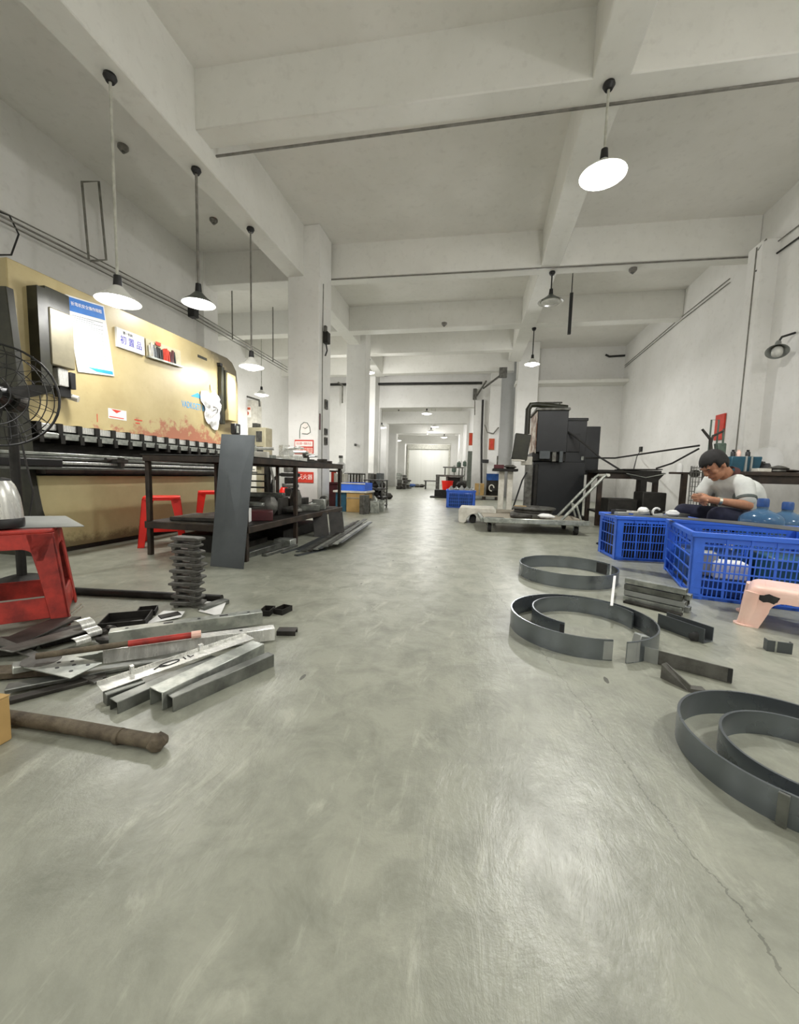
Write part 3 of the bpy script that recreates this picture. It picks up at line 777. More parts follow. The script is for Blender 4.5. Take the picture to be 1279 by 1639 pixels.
# small things on the table and its shelf
def bits(items, name, cat, group):
    for (mb, mat, label, nm) in items:
        solo(mb, nm or name, mat, label, cat, group, bevel=.0015)
def plate(c, d, rz=0, tilt=(0, 0)):
    return MB().box(c, d, (tilt[0], tilt[1], rz))
def chan(a, b, wd, h, t=.003, up=(0, 0, 1), flip=False):
    """U channel lying from a to b (points on its underside), open at the top, or downwards when flip"""
    m, L = frame(a, b, up)
    pr = [(-wd/2, 0), (wd/2, 0), (wd/2, h), (wd/2-t, h), (wd/2-t, t), (-wd/2+t, t), (-wd/2+t, h), (-wd/2, h)]
    if flip: pr = [(-y, h-z) for y, z in pr]
    return MB().ext(pr, L, m)
def sqtube(a, b, wd, h, t=.003, up=(0, 0, 1)):
    m, L = frame(a, b, up)
    o = [(-wd/2, 0), (wd/2, 0), (wd/2, h), (-wd/2, h)]; i = [(-wd/2+t, t), (wd/2-t, t), (wd/2-t, h-t), (-wd/2+t, h-t)]
    return MB().ring(o, i, L, m)
def angle(a, b, wd, h, t=.003):
    m, L = frame(a, b)
    return MB().ext([(0, 0), (wd, 0), (wd, t), (t, t), (t, h), (0, h)], L, m)
T = TZ
solo(plate((-2.02, 3.0, T+.006), (.22, .36, .010), .2), 'steel_plate', 'galv', 'thin pale plate lying at the near left of the work table', 'plate')
solo(plate((-2.2, 3.5, T+.012), (.30, .42, .022), .1), 'steel_plate', 'dark_scrap', 'dark thick plate at the back of the work table', 'plate')
solo(plate((-1.92, 2.78, T+.005), (.30, .16, .008), -.1), 'steel_plate', 'mid_steel', 'flat plate on the work table close to the leaning panel', 'plate')
def clampv(c, s, lab, mat='galv'):
    s *= 1.55
    t = thing('workpiece_clamp', lab, 'clamp', c, rnd.uniform(-1, 1))
    MB().bx((-.06*s, -.03*s, 0), (.06*s, .03*s, .02*s)).build('base', mat, t, bevel=.002)
    MB().bx((-.05*s, -.02*s, .02*s), (-.02*s, .02*s, .07*s)).build('jaw', mat, t, bevel=.002)
    MB().cyl((-.06*s, 0, .05*s), (.07*s, 0, .055*s), .008*s, None, 8).build('screw', 'bright_steel', t)
    MB().cyl((.065*s, -.025*s, .055*s), (.065*s, .025*s, .055*s), .005*s, None, 8).build('handle', 'bright_steel', t)
def pile(c, n, r, seed, lab, mats, name='scrap_cluster'):
    # loose off-cuts, each one an object
    g = random.Random(seed); k = 0
    for i in range(n):
        d = (g.uniform(.03, .09), g.uniform(.02, .06), g.uniform(.012, .03))
        x, y = c[0]+g.uniform(-r[0], r[0]), c[1]+g.uniform(-r[1], r[1])
        yield MB().box((0, 0, 0), d, (g.uniform(-.12, .12), g.uniform(-.12, .12), g.uniform(0, 3))), (x, y), d, g.choice(mats)
clampv((-1.80, 3.06, T), 1.0, 'bright small screw clamp on the near part of the work table')
clampv((-1.72, 3.42, T), 1.3, 'tallest bright clamp on the work table above its middle leg', 'bright_steel')
clampv((-1.76, 3.62, T), 1.1, 'slanting bright clamp just beyond the tallest one on the work table', 'bright_steel')
clampv((-1.74, 3.86, T), .9, 'dark clamp near the far end of the work table', 'dark_scrap')
clampv((-1.78, 4.02, T), .8, 'small dark clamp second from the far end of the work table', 'dark_scrap')
spec = [((-1.72, 2.95), (.10, .06, .05), 'white_paint', 'small white block on the work table beside the leaning panel'),
        ((-1.85, 3.22), (.20, .07, .035), 'galv', 'pale flat box between the clamps on the work table'),
        ((-1.70, 3.3), (.16, .09, .012), 'bright_steel', 'bright strip under the tallest clamp'),
        ((-1.72, 4.2), (.10, .06, .045), 'dark_scrap', 'dark bracket at the far end of the work table'),
        ((-1.70, 4.36), (.06, .05, .03), 'brown_steel', 'brown block farthest along the work table'),
        ((-2.0, 3.9), (.16, .1, .06), 'dark_scrap', 'dark box set back on the far half of the work table')]
for (x, y), d, mt, lab in spec:
    solo(MB().box((x, y, T+d[2]/2+.001), d, (0, 0, rnd.uniform(-.4, .4))), 'metal_part', mt, lab, 'part', 'parts on the work table', bevel=.003)
# shelf load
sh = [((-2.1, 2.86), (.52, .34, .018), 'dark_scrap', .1, 'wide dark plate on the left of the lower shelf', 0),
      ((-2.02, 2.98), (.16, .14, .12), 'black', .2, 'black lump of scrap on the shelf behind the leaning panel', .018),
      ((-1.80, 2.78), (.13, .10, .07), 'white_paper', .3, 'white package on the near end of the lower shelf', 0),
      ((-1.74, 2.98), (.17, .17, .05), 'maroon', .5, 'flat maroon piece on the lower shelf next to the white package', 0),
      ((-1.98, 3.16), (.30, .24, .06), 'dark_scrap', -.2, 'broad dark casting in the middle of the lower shelf', 0),
      ((-1.95, 3.2), (.22, .16, .02), 'galv', .15, 'pale plate on top of the broad dark casting', .06),
      ((-1.84, 3.26), (.16, .14, .12), 'iron', .4, 'round-edged iron lump left of the middle leg on the shelf', 0),
      ((-2.0, 3.48), (.36, .26, .10), 'dark_scrap', .1, 'large dark block behind the middle leg on the shelf', 0),
      ((-2.0, 3.5), (.34, .14, .025), 'mid_steel', .3, 'grey strip across the large dark block', .10),
      ((-1.74, 3.52), (.20, .12, .05), 'iron', -.3, 'dull iron flat piece just past the middle leg', 0),
      ((-1.80, 3.72), (.12, .10, .15), 'iron', .2, 'upright dull iron block past the middle leg', 0),
      ((-1.74, 3.92), (.20, .12, .04), 'mid_steel', .5, 'grey plate on the far half of the lower shelf', 0),
      ((-1.72, 4.12), (.14, .10, .07), 'galv', .2, 'pale casting near the far end of the shelf', 0),
      ((-1.75, 4.34), (.12, .12, .09), 'iron', .6, 'iron block at the far end of the lower shelf', 0),
      ((-2.05, 4.0), (.40, .30, .08), 'dark_scrap', .05, 'dark tray set back on the far half of the shelf', 0)]
for i, ((x, y), d, mt, rz, lab, dz) in enumerate(sh):
    d = (d[0], d[1], d[2]*1.55); dz *= 1.55
    m = MB().rock((x, y, ZS+dz+d[2]*.5), (d[0]*.55, d[1]*.55, d[2]*.5), i, .10, 8, 5) if mt == 'iron' or 'lump' in lab else MB().box((x, y, ZS+dz+d[2]/2+.001), d, (0, 0, rz))
    solo(m, 'scrap_part', mt, lab, 'scrap', 'load of the lower shelf', bevel=.004)
for i in range(6):
    a = Vector((-1.82+.05*rnd.uniform(-1, 1), 3.98+.05*i, ZS+.045+.01*(i % 3))); d = Vector((rnd.uniform(.02, .1), rnd.uniform(.03, .14), .02+.02*(i % 2)))
    solo(MB().cyl(a, a+d, .010, None, 8), 'small_rod', 'galv', ORD[i]+' thin bright rod from the near end in the loose heap on the far shelf', 'rod', 'thin rods heaped on the far shelf')
# load under the shelf
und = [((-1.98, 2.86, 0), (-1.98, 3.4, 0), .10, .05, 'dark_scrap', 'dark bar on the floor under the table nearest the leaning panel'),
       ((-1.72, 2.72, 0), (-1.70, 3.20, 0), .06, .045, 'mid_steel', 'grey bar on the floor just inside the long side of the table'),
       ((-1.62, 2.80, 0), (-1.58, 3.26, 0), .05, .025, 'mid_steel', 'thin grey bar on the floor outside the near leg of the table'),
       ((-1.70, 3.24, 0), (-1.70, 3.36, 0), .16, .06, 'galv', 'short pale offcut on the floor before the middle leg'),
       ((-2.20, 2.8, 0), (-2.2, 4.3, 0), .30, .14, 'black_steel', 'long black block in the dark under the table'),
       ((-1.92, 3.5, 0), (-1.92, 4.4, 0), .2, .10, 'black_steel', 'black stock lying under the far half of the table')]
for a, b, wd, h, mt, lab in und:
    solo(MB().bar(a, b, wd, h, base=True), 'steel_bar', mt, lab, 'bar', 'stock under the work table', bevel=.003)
# strips fanned out on the floor by the far legs
g = random.Random(5)
fan_px = [((476, 884), (560, 840)), ((486, 884), (568, 838)), ((496, 885), (574, 838)), ((505, 884), (580, 837)), ((512, 884), (577, 843)), ((520, 882), (585, 838)), ((528, 881), (588, 840)), ((536, 880), (592, 842)), ((545, 879), (594, 846)), ((476, 880), (545, 846)), ((452, 886), (516, 866)), ((474, 890), (520, 880))]
labs = ['leftmost long strip', 'second strip', 'third strip', 'fourth strip', 'fifth strip', 'sixth strip', 'seventh strip', 'eighth strip', 'rightmost strip', 'strip against the table foot', 'short strip at the near end', 'single strip nearest the viewer']
for i, (p0, p1) in enumerate(fan_px):
    a = at(*p0); b = at(*p1)
    a.z = .001+.0065*i; b.z = a.z+.012*(i % 3)
    if i > 8: a.z = b.z = .001
    solo(MB().bar(a, b, .045 if i % 2 else .03, .006, base=True), 'steel_strip', ('grey_sheet', 'mid_steel', 'dark_scrap', 'galv')[i % 4 if i < 9 else 0], labs[i]+' in the fan of strips beside the far table legs', 'strip', 'fan of steel strips on the floor')
# angled black plates leaning at the far end
for i, (p, q) in enumerate((((502, 860), (523, 815)), ((528, 858), (550, 818)))):
    a = at(*p); 
    solo(MB().quad((a.x, a.y+.02, 0), (a.x+.13, a.y+.10, 0), (a.x+.07, a.y+.18, .24), (a.x-.06, a.y+.10, .24), .008), 'steel_plate', 'black_steel', ('black plate leaning under the far end of the table', 'outer black plate leaning against the farthest table leg')[i], 'plate')
# leaning grey panel
pa, pb_ = at(337, 906), at(390, 911)
ptl, ptr = atY(355, 695, 2.545), atY(409, 697, 2.545)
solo(MB().quad(pa, pb_, ptr, ptl, .004), 'sheet_panel', 'grey_sheet', 'tall dark grey sheet panel leaning on the near end of the work table', 'panel')

# ================================================================== STACK OF BLACK PIECES
sc = at(296, 974); px_m = .155/52*1.0
n = 11; ph = .031
for i in range(n):
    g = random.Random(40+i)
    L = .150; wd = .055
    ox, rz = g.uniform(-.011, .011), g.uniform(-.22, .22)+.1
    mb = MB().ext([(-L/2, .016), (-L/2+.018, 0.013), (L/2-.03, .013), (L/2, .017), (L/2, .027), (L/2-.02, .0305), (-L/2+.012, .0305), (-L/2, .026)], wd, Matrix(((0, 1, 0, 0), (1, 0, 0, -wd/2), (0, 0, 1, 0), (0, 0, 0, 1))))
    mb.bx((L/2-.05, -wd/2+.004, 0), (L/2-.02, wd/2-.004, .014)).bx((-L/2+.015, -wd/2+.004, 0), (-L/2+.035, wd/2-.004, .014))
    o = mb.build('folded_piece', 'piece_black', None, bevel=.002)
    o.location = (sc.x+ox, sc.y+.03+g.uniform(-.004, .004), .0005+i*ph); o.rotation_euler = (0, 0, rz)
    tag(o, ('bottom' if i == 0 else 'top' if i == n-1 else ORD[i]+' from the bottom')+' black folded steel piece of the tall stack', 'metal piece', 'tall stack of black pieces')

# ================================================================== LONG TUBES AND SCRAP ON THE FLOOR (left)
a, b = at(60, 950), at(355, 964)
solo(MB().cyl((a.x-.1, a.y, .019), (b.x, b.y, .019), .019, None, 16), 'black_pipe', 'black_steel', 'long thin black pipe on the floor behind the tall stack', 'pipe', ang=50)
a, b = at(-40, 1150), at(256, 1201)
q = thing('rusty_pipe', 'rusty brown pipe on the floor nearest the viewer, ending in a lumpy cap', 'pipe', (0, 0, 0))
MB().tube([(a.x, a.y, .019), ((a.x+b.x)/2, (a.y+b.y)/2+.004, .019), (b.x, b.y, .019)], .0165, 14).build('tube', 'rust', q, ang=50)
MB().rock((b.x-.006, b.y, .020), (.022, .022, .020), 4, .14, 12, 7).build('cap', 'rust', q)
MB().cyl((b.x-.115, b.y-.002, .019), (b.x-.105, b.y-.002, .019), .0185, None, 14).build('collar', 'rust', q)
def holes(mb, m, xs, wd, z): 
    for x in xs: mb.cyl(m @ Vector((x, wd, z)), m @ Vector((x, wd, z+.0012)), .006, None, 10)
def galv_channel(p0, p1, wd, h, lab, hs, z=0.0, mat='galv', dz=0.0, flip=True, name='steel_channel', slot=True):
    a, b = at(*p0), at(*p1); a.z = z; b.z = z+dz
    q = thing(name, lab, 'channel', (0, 0, 0))
    chan(a, b, wd, h, .003, flip=flip).build('channel', mat, q, bevel=.0015)
    if hs:
        m, L = frame(a, b); hb = MB()
        for k, x in enumerate(hs):
            if slot and k % 2: hb.bx((x*L-.016, -.007, h), (x*L+.016, .007, h+.0008), m)
            else: hb.cyl(m @ Vector((x*L, 0, h)), m @ Vector((x*L, 0, h+.0008)), .006, None, 12)
        hb.build('punched_holes', 'black', q)
    return q
galv_channel((176, 1036), (419, 1000), .045, .052, 'pale galvanized channel with a row of holes, farther of the two long ones', (.1, .35, .55, .72, .9), .012)
galv_channel((168, 1060), (439, 1023), .045, .048, 'bright channel with slotted top in front of the pale holed channel', (.12, .5, .78), .004, 'bright_steel')
# bottom group of bars
galv_channel((182, 1140), (345, 1066), .04, .034, 'grey flat-backed bar at the left of the front group', (), 0.0, 'mid_steel')
a, b = at(250, 1133), at(414, 1050)
solo(chan((a.x, a.y, .0), (b.x, b.y, .0), .058, .052, .004, flip=True), 'steel_channel', 'galv', 'open-ended square channel in the middle of the front group, pale upper face', 'channel', bevel=.0015)
a, b = at(272, 1137), at(434, 1064)
solo(chan((a.x, a.y, .0), (b.x, b.y, .0), .034, .042, .004, flip=True), 'steel_channel', 'mid_steel', 'narrow dark channel nearest the aisle in the front group', 'channel', bevel=.0015)
a, b = at(160, 1120), at(400, 1038)
q = thing('notched_bracket', 'bright notched strip with dark scribble marks left of the front channels', 'strip', (0, 0, 0))
m, L = frame((a.x, a.y, .034), (b.x, b.y, .046))
MB().ext([(-.03, 0), (.03, 0), (.03, .002), (.024, .003), (.024, .012), (.022, .012), (.022, .002), (-.03, .002)], L, m).build('strip', 'bright_steel', q)
MB().bx((L*.18, .015, .002), (L*.2, .03, .026), m).build('tab', 'bright_steel', q)
MB().bx((L*.62, .015, .002), (L*.65, .028, .022), m).build('tab', 'bright_steel', q)
kk = MB()
kk.tube([m @ Vector((L*.40+.03*math.cos(t), .002+.012*math.sin(t), .003)) for t in [2*PI*i/16 for i in range(16)]], .0018, 5, True)
kk.tube([m @ Vector(v) for v in ((L*.30, -.005, .003), (L*.35, .006, .003), (L*.38, -.008, .003))], .0018, 5)
kk.tube([m @ Vector(v) for v in ((L*.50, .012, .003), (L*.50, -.008, .003))], .0018, 5)
kk.tube([m @ Vector(v) for v in ((L*.53, .012, .003), (L*.535, -.006, .003), (L*.56, .0, .003))], .0018, 5)
kk.build('scribble', 'black_print', q)
solo(MB().bar((at(168, 1128).x, at(168, 1128).y, 0), (at(230, 1105).x, at(230, 1105).y, 0), .03, .033, base=True), 'steel_block', 'mid_steel', 'grey offcut propping the left end of the bright notched strip', 'block', bevel=.002)
# red handled bar
a, b = at(60, 1086), at(318, 1044)
a.z = .072; b.z = .068
q = thing('pry_bar', 'red handled bar lying across the scrap, bare pink tip to the right', 'bar', (0, 0, 0))
d = (b-a)
MB().tube([a, a+d*.55], .010, 12).build('bare_shaft', 'rust', q)
MB().tube([a+d*.53, a+d*.96], .011, 12).build('red_sleeve', 'red_dirty', q)
MB().tube([a+d*.95, a+d*1.02], .013, 10).build('tip', 'pink_plastic', q)
# flat grey bar from the left edge
a, b = at(-60, 1040), at(158, 1094)
solo(MB().quad((a.x, a.y-.012, .085), (b.x, b.y-.014, .004), (b.x, b.y+.014, .004), (a.x, a.y+.016, .085), .006), 'flat_bar', 'iron', 'grey flat bar sloping down from the left edge in front of the scrap', 'bar')
# perforated plate with a rounded end
c0, c1 = at(75, 1058, .05), at(135, 1078, .03)
m, L = frame((c0.x-.02, c0.y, .050), (c1.x+.01, c1.y, .040))
q = thing('perforated_plate', 'pale plate with round holes and a rounded grey end in the left scrap heap', 'plate', (0, 0, 0))
MB().ext([(-.05, -.001), (.05, -.001), (.05, .002), (-.05, .002)], L, m).build('plate', 'galv', q)
MB().lathe([(0, 0), (.05, 0), (.05, .004), (0, .004)], 20, m @ Matrix.Translation((0, 0, -.001))).build('rounded_end', 'iron', q)
hb = MB()
for (x, y) in ((.2, .02), (.2, -.02), (.35, .005), (.5, .025), (.5, -.02), (.65, .01), (.8, -.02), (.85, .025)): hb.cyl(m @ Vector((x*L, y, .002)), m @ Vector((x*L, y, .0028)), .0055, None, 10)
hb.build('holes', 'black', q)
# black trays
def tray(c, wx_, wy_, h, rz, lab, paper=False, z=0.0):
    t = thing('steel_tray', lab, 'tray', (c.x, c.y, z), rz)
    MB().bx((-wx_/2, -wy_/2, 0), (wx_/2, wy_/2, .003)).build('bottom', 'black_steel', t)
    b = MB()
    b.bx((-wx_/2, -wy_/2, .003), (wx_/2, -wy_/2+.004, h)).bx((-wx_/2, wy_/2-.004, .003), (wx_/2, wy_/2, h)).bx((-wx_/2, -wy_/2+.004, .003), (-wx_/2+.004, wy_/2-.004, h)).bx((wx_/2-.004, -wy_/2+.004, .003), (wx_/2, wy_/2-.004, h))
    b.build('rim', 'black_steel', t)
    if paper: MB().box((.01, -.012, .0045), (wx_*.55, wy_*.5, .002), (0, 0, .1)).build('paper_label', 'white_paper', t)
    return t
tray(at(203, 1000), .165, .135, .034, .55, 'open black tray with a white sheet inside, left of the tall stack', True, .002)
tray(at(236, 982), .075, .085, .022, .6, 'small dark tray just behind the open black tray', False, .001)
tray(at(428, 982), .05, .075, .026, .15, 'small open box left of the pair beyond the channel ends', False)
tray(at(453, 980), .05, .075, .026, -.2, 'small open box right of the pair beyond the channel ends', False)
c = at(459, 1015)
solo(chan((c.x-.037, c.y-.005, 0), (c.x+.037, c.y+.012, 0), .045, .02, .003, flip=True), 'folded_piece', 'dark_scrap', 'single short folded piece right of the bright channel', 'metal piece', bevel=.001)
# white paper scraps under the stack
solo(MB().quad((at(318, 980).x, at(318, 980).y, .004), (at(352, 988).x, at(352, 988).y, .004), (at(362, 968).x, at(362, 968).y, .012), (at(330, 966).x, at(330, 966).y, .010), .0015), 'paper_sheet', 'white_paper', 'white paper at the foot of the tall stack', 'paper')
solo(MB().quad((at(232, 1002).x, at(232, 1002).y, .006), (at(290, 990).x, at(290, 990).y, .006), (at(296, 983).x, at(296, 983).y, .012), (at(262, 982).x, at(262, 982).y, .012), .0015), 'paper_sheet', 'white_paper', 'spotted white paper behind the pale holed channel', 'paper')
solo(MB().bar((at(322, 978).x, at(322, 978).y, .0), (at(362, 965).x, at(362, 965).y, .002), .05, .02, base=True), 'flat_bar', 'mid_steel', 'short grey bar sticking out right of the tall stack foot', 'bar', bevel=.002)
solo(MB().bar((at(255, 992).x, at(255, 992).y, 0), (at(288, 985).x, at(288, 985).y, 0), .05, .014, base=True), 'steel_plate', 'black_steel', 'black plate under the left side of the tall stack foot', 'plate', bevel=.002)
# heap of dark scrap at the left edge
H = [((0, 1060), (110, 1000), .10, .010, .045, 'dark_scrap', 'dark sheet strip at the back of the left scrap heap'),
     ((10, 1072), (150, 1020), .07, .006, .060, 'iron', 'curling grey strip in the middle of the left scrap heap'),
     ((20, 1090), (170, 1052), .05, .02, .030, 'galv', 'pale flange bar low in the left scrap heap'),
     ((10, 1112), (300, 1050), .045, .012, .012, 'mid_steel', 'long grey angle under the red bar'),
     ((15, 1125), (170, 1085), .030, .012, .0, 'dark_scrap', 'dark angle lowest in the left scrap heap'),
     ((-40, 1050), (60, 1035), .14, .02, .02, 'dark_scrap', 'wide dark plate at the left edge of the heap'),
     ((60, 1035), (150, 1012), .09, .03, .008, 'black_steel', 'black block near the red stool foot'),
     ((-30, 1088), (100, 1075), .06, .02, .01, 'rust', 'brown rusted flat under the grey flat bar')]
for p0, p1, wd, h, z, mt, lab in H:
    a, b = at(*p0), at(*p1)
    solo(MB().bar((a.x, a.y, z), (b.x, b.y, max(0.001, z-.02)), wd, h, base=True), 'scrap_bar', mt, lab, 'scrap', 'left scrap heap', bevel=.002)
for i, (p0, p1, r) in enumerate((((98, 1004), (131, 984), .004), ((104, 1008), (134, 988), .003))):
    a, b = at(*p0), at(*p1); solo(MB().cyl((a.x, a.y, .03), (b.x, b.y, .05), r, None, 6), 'thin_stick', 'wood', ('upper', 'lower')[i]+' thin stick poking up by the red stool foot', 'stick')
# curled shiny offcuts
for i, (p, r, lab) in enumerate((((132, 1022), .028, 'curled bright offcut standing in the left heap'), ((145, 1030), .02, 'small curled bright offcut before the channels'), ((128, 1042), .016, 'little crumpled bright scrap left of the bright channel'))):
    c = at(*p); st = MB(); vs = []; nn = 12
    for j in range(nn):
        t = -0.4+2.4*j/nn
        for y in (-.022, .022): vs.append((c.x+r*math.cos(t)*1.2+.3*y, c.y+y, .02+r+r*math.sin(t)))
    vs += [(v[0], v[1], v[2]+.002) for v in vs]
    o = 2*nn
    st.add(vs, [(2*j, 2*j+1, 2*j+3, 2*j+2) for j in range(nn-1)]+[(o+2*j, o+2*j+2, o+2*j+3, o+2*j+1) for j in range(nn-1)])
    solo(st, 'curled_offcut', 'bright_steel', lab, 'offcut', ang=60)
for i, (p, s) in enumerate((((170, 1030), .03), ((160, 1018), .025), ((178, 1012), .02), ((120, 1052), .022))):
    c = at(*p); solo(MB().rock((c.x, c.y, .016), (s*1.3, s, .014), 60+i, .2), 'scrap_bit', 'dark_scrap', ('dark scrap bit at the left end of the channels', 'dark bit behind the channel ends', 'small dark bit by the open black tray', 'dark bit below the perforated plate')[i], 'scrap', 'loose bits in the left heap')

# ================================================================== ROLLED STRIP RINGS (right)
def strip_path(pts, h, t, z0=0.0):
    mb = MB(); n = len(pts); vs = []
    for i, p in enumerate(pts):
        a = Vector(pts[max(0, i-1)]); b = Vector(pts[min(n-1, i+1)]); d = (b-a).normalized(); nn = Vector((-d.y, d.x))
        for s in (-1, 1):
            for z in (z0, z0+h): vs.append((p[0]+nn.x*s*t/2, p[1]+nn.y*s*t/2, z))
    fs = []
    for i in range(n-1):
        o = 4*i
        fs += [(o, o+4, o+5, o+1), (o+2, o+3, o+7, o+6), (o+1, o+5, o+7, o+3), (o, o+2, o+6, o+4)]
    fs += [(0, 1, 3, 2), (4*n-4, 4*n-2, 4*n-1, 4*n-3)]
    return mb.add(vs, fs)
def arc(c, r0, r1, a0, a1, n=72, sx=1, sy=1):
    return [(c[0]+sx*(r0+(r1-r0)*i/n)*math.cos(math.radians(a0+(a1-a0)*i/n)), c[1]+sy*(r0+(r1-r0)*i/n)*math.sin(math.radians(a0+(a1-a0)*i/n))) for i in range(n+1)]
def tape(t, pts, h, z0, mat, name):
    strip_path(pts, h, .0068, z0).build(name, mat, t)
r1 = thing('rolled_ring', 'closed dark steel ring, the farthest of the rings on the floor', 'ring', (0, 0, 0))
strip_path(arc((.607, 2.84), .315, .305, 20, 372, 90), .085, .006).build('band', 'strip_steel', r1, ang=60)
tape(r1, arc((.607, 2.84), .313, .313, 24, 40, 8), .07, .006, 'black_print', 'burn_mark')
r2 = thing('rolled_ring', 'open dark steel ring with taped ends in the middle of the right floor', 'ring', (0, 0, 0))
strip_path(arc((.447, 1.815), .298, .275, -70, 282, 90), .08, .006).build('band', 'strip_steel', r2, ang=60)
e0 = arc((.447, 1.815), .298, .296, -70, -52, 8); tape(r2, e0, .074, .003, 'sheet_pale', 'bare_end')
tape(r2, arc((.447, 1.815), .296, .296, -52, -48, 4), .078, .001, 'black_print', 'burn_mark')
tape(r2, arc((.447, 1.815), .2755, .275, 275, 281.8, 4), .07, .004, 'sheet_pale', 'bare_end')
r3 = thing('rolled_ring', 'smaller rolled band lying inside the open taped ring', 'ring', (0, 0, 0))
strip_path(arc((.475, 1.87), .205, .225, 238, 10, 70), .075, .006).build('band', 'strip_steel', r3, ang=60)
tape(r3, arc((.475, 1.87), .205, .206, 238, 233, 3), .06, .006, 'black_print', 'burn_mark')
r4 = thing('rolled_ring', 'large open steel ring cut by the right edge, nearest the viewer', 'ring', (0, 0, 0))
strip_path(arc((.745, 1.035), .235, .222, -75, 275, 90), .068, .006).build('band', 'strip_steel', r4, ang=60)
tape(r4, arc((.745, 1.035), .2345, .2342, -97+20, -62, 8), .062, .003, 'black_print', 'burn_mark')
tape(r4, arc((.745, 1.035), .2345, .234, 234, 230, 3), .066, .003, 'mid_steel', 'weld_seam')
r5 = thing('rolled_ring', 'smaller rolled band lying inside the large ring at the right edge', 'ring', (0, 0, 0))
strip_path(arc((.755, 1.015), .152, .170, 238, -30, 70), .062, .006).build('band', 'strip_steel', r5, ang=60)
# white strap between the first and second ring
a, b = at(983, 925, .08), at(978, 972, .079)
solo(MB().quad((a.x-.004, a.y, .092), (b.x-.004, b.y, .086), (b.x+.008, b.y, .086), (a.x+.010, a.y, .092), .002), 'plastic_strap', 'white_paper', 'white strap hanging from the closed ring onto the open taped ring', 'strap')
# ---- stack of square tubes
c0, c1 = at(1000, 962), at(1094, 984)
d = (c1-c0); d.z = 0; L = d.length; d.normalize(); nn = Vector((-d.y, d.x, 0))
k = 0
for lay in range(4):
    for r in range(2 if lay < 3 else 1):
        off = nn*(.022+.046*r+.004*(lay % 2)); a = c0+off+d*(.012*((lay*3+r) % 3)-.01); b = a+d*(L+.01*((lay+r) % 2))
        a.z = b.z = .001+lay*.0325
        q = solo(sqtube(a, b, .042, .0285, .003), 'square_tube', ('galv', 'sheet_pale', 'mid_steel', 'galv')[(lay+r) % 4], '%s tube of the %s layer in the stack beside the blue crate' % (('nearer', 'farther')[r], ('bottom', 'second', 'third', 'top')[lay]), 'tube', 'stack of square tubes', bevel=.0012)
solo(MB().bar((c0.x+d.x*.01-nn.x*.03, c0.y-nn.y*.03, 0), (c0.x+d.x*L-nn.x*.03, c0.y+d.y*L-nn.y*.03, 0), .035, .012, base=True), 'flat_bar', 'dark_scrap', 'dark flat bar on the floor before the stack of square tubes', 'bar', bevel=.001)
# ---- channels in front
a, b = at(1062, 1004), at(1138, 1032)
q = thing('steel_channel', 'dark channel with a pale rim, between the taped ring and the tube stack', 'channel', (0, 0, 0))
chan((a.x, a.y+.02, 0), (b.x, b.y+.02, 0), .062, .062, .004).build('channel', 'grey_sheet', q, bevel=.001)
m, L = frame((a.x, a.y+.02, 0), (b.x, b.y+.02, 0))
MB().rock(m @ Vector((L*.86, -.036, .02)), (.03, .006, .02), 5, .2).build('burn_mark', 'black_print', q)
a, b = at(1036, 1056), at(1174, 1092)
q = thing('steel_channel', 'long dark angle with a pale torn end, in front of the pale-rimmed channel', 'channel', (0, 0, 0))
m, L = frame((a.x, a.y+.012, 0), (b.x, b.y+.012, 0))
MB().ext([(-.03, 0), (.03, 0), (.03, .004), (-.026, .004), (-.026, .052), (-.03, .052)], L, m).build('channel', 'iron', q, bevel=.001)
MB().bx((-.005, -.033, -.0), (.04, -.0305, .055), m).build('bare_end', 'sheet_pale', q)
MB().bx((L-.012, -.0315, .004), (L+.0005, -.0302, .05), m).build('burn_mark', 'black_print', q)
c = at(1036, 1046)
solo(MB().box((c.x-.022, c.y+.016, .034), (.05, .036, .066), (0, .25, .5)), 'bent_offcut', 'sheet_pale', 'pale bent offcut at the left end of the long dark angle', 'offcut', bevel=.003)
c = at(1098, 1108)
q = thing('bracket', 'small folded bracket standing between the long angle and the large ring', 'bracket', (0, 0, 0))
a, b = at(1057, 1085), at(1104, 1108)
MB().add([(a.x, a.y, 0), (b.x, b.y, 0), (b.x, b.y, .022), (a.x+.012, a.y, .055), (a.x, a.y, .048), (a.x+.004, a.y+.004, 0), (b.x+.004, b.y+.004, 0), (b.x+.004, b.y+.004, .022), (a.x+.016, a.y+.004, .055), (a.x+.004, a.y+.004, .048)], [(0, 1, 2, 3, 4), (9, 8, 7, 6, 5), (0, 5, 6, 1), (1, 6, 7, 2), (2, 7, 8, 3), (3, 8, 9, 4), (4, 9, 5, 0)]).build('plate', 'iron', q)
MB().bx((b.x, b.y-.002, 0), (b.x+.045, b.y+.025, .012)).build('foot', 'iron', q)
c = at(1250, 1046)
q = thing('channel_offcut', 'short grey channel offcut alone on the floor at the right edge', 'offcut', (c.x, c.y+.02, 0), math.radians(-10))
MB().ext([(-.04, 0), (.04, 0), (.04, .022), (.036, .022), (.036, .004), (-.036, .004), (-.036, .03), (-.04, .03)], .045, Matrix(((0, 1, 0, 0), (0, 0, 1, -.015), (1, 0, 0, 0), (0, 0, 0, 1)))).build('channel', 'grey_sheet', q, bevel=.001)
MB().bx((-.015, -.0165, 0), (-.009, -.0150, .045)).build('bright_edge', 'galv', q)
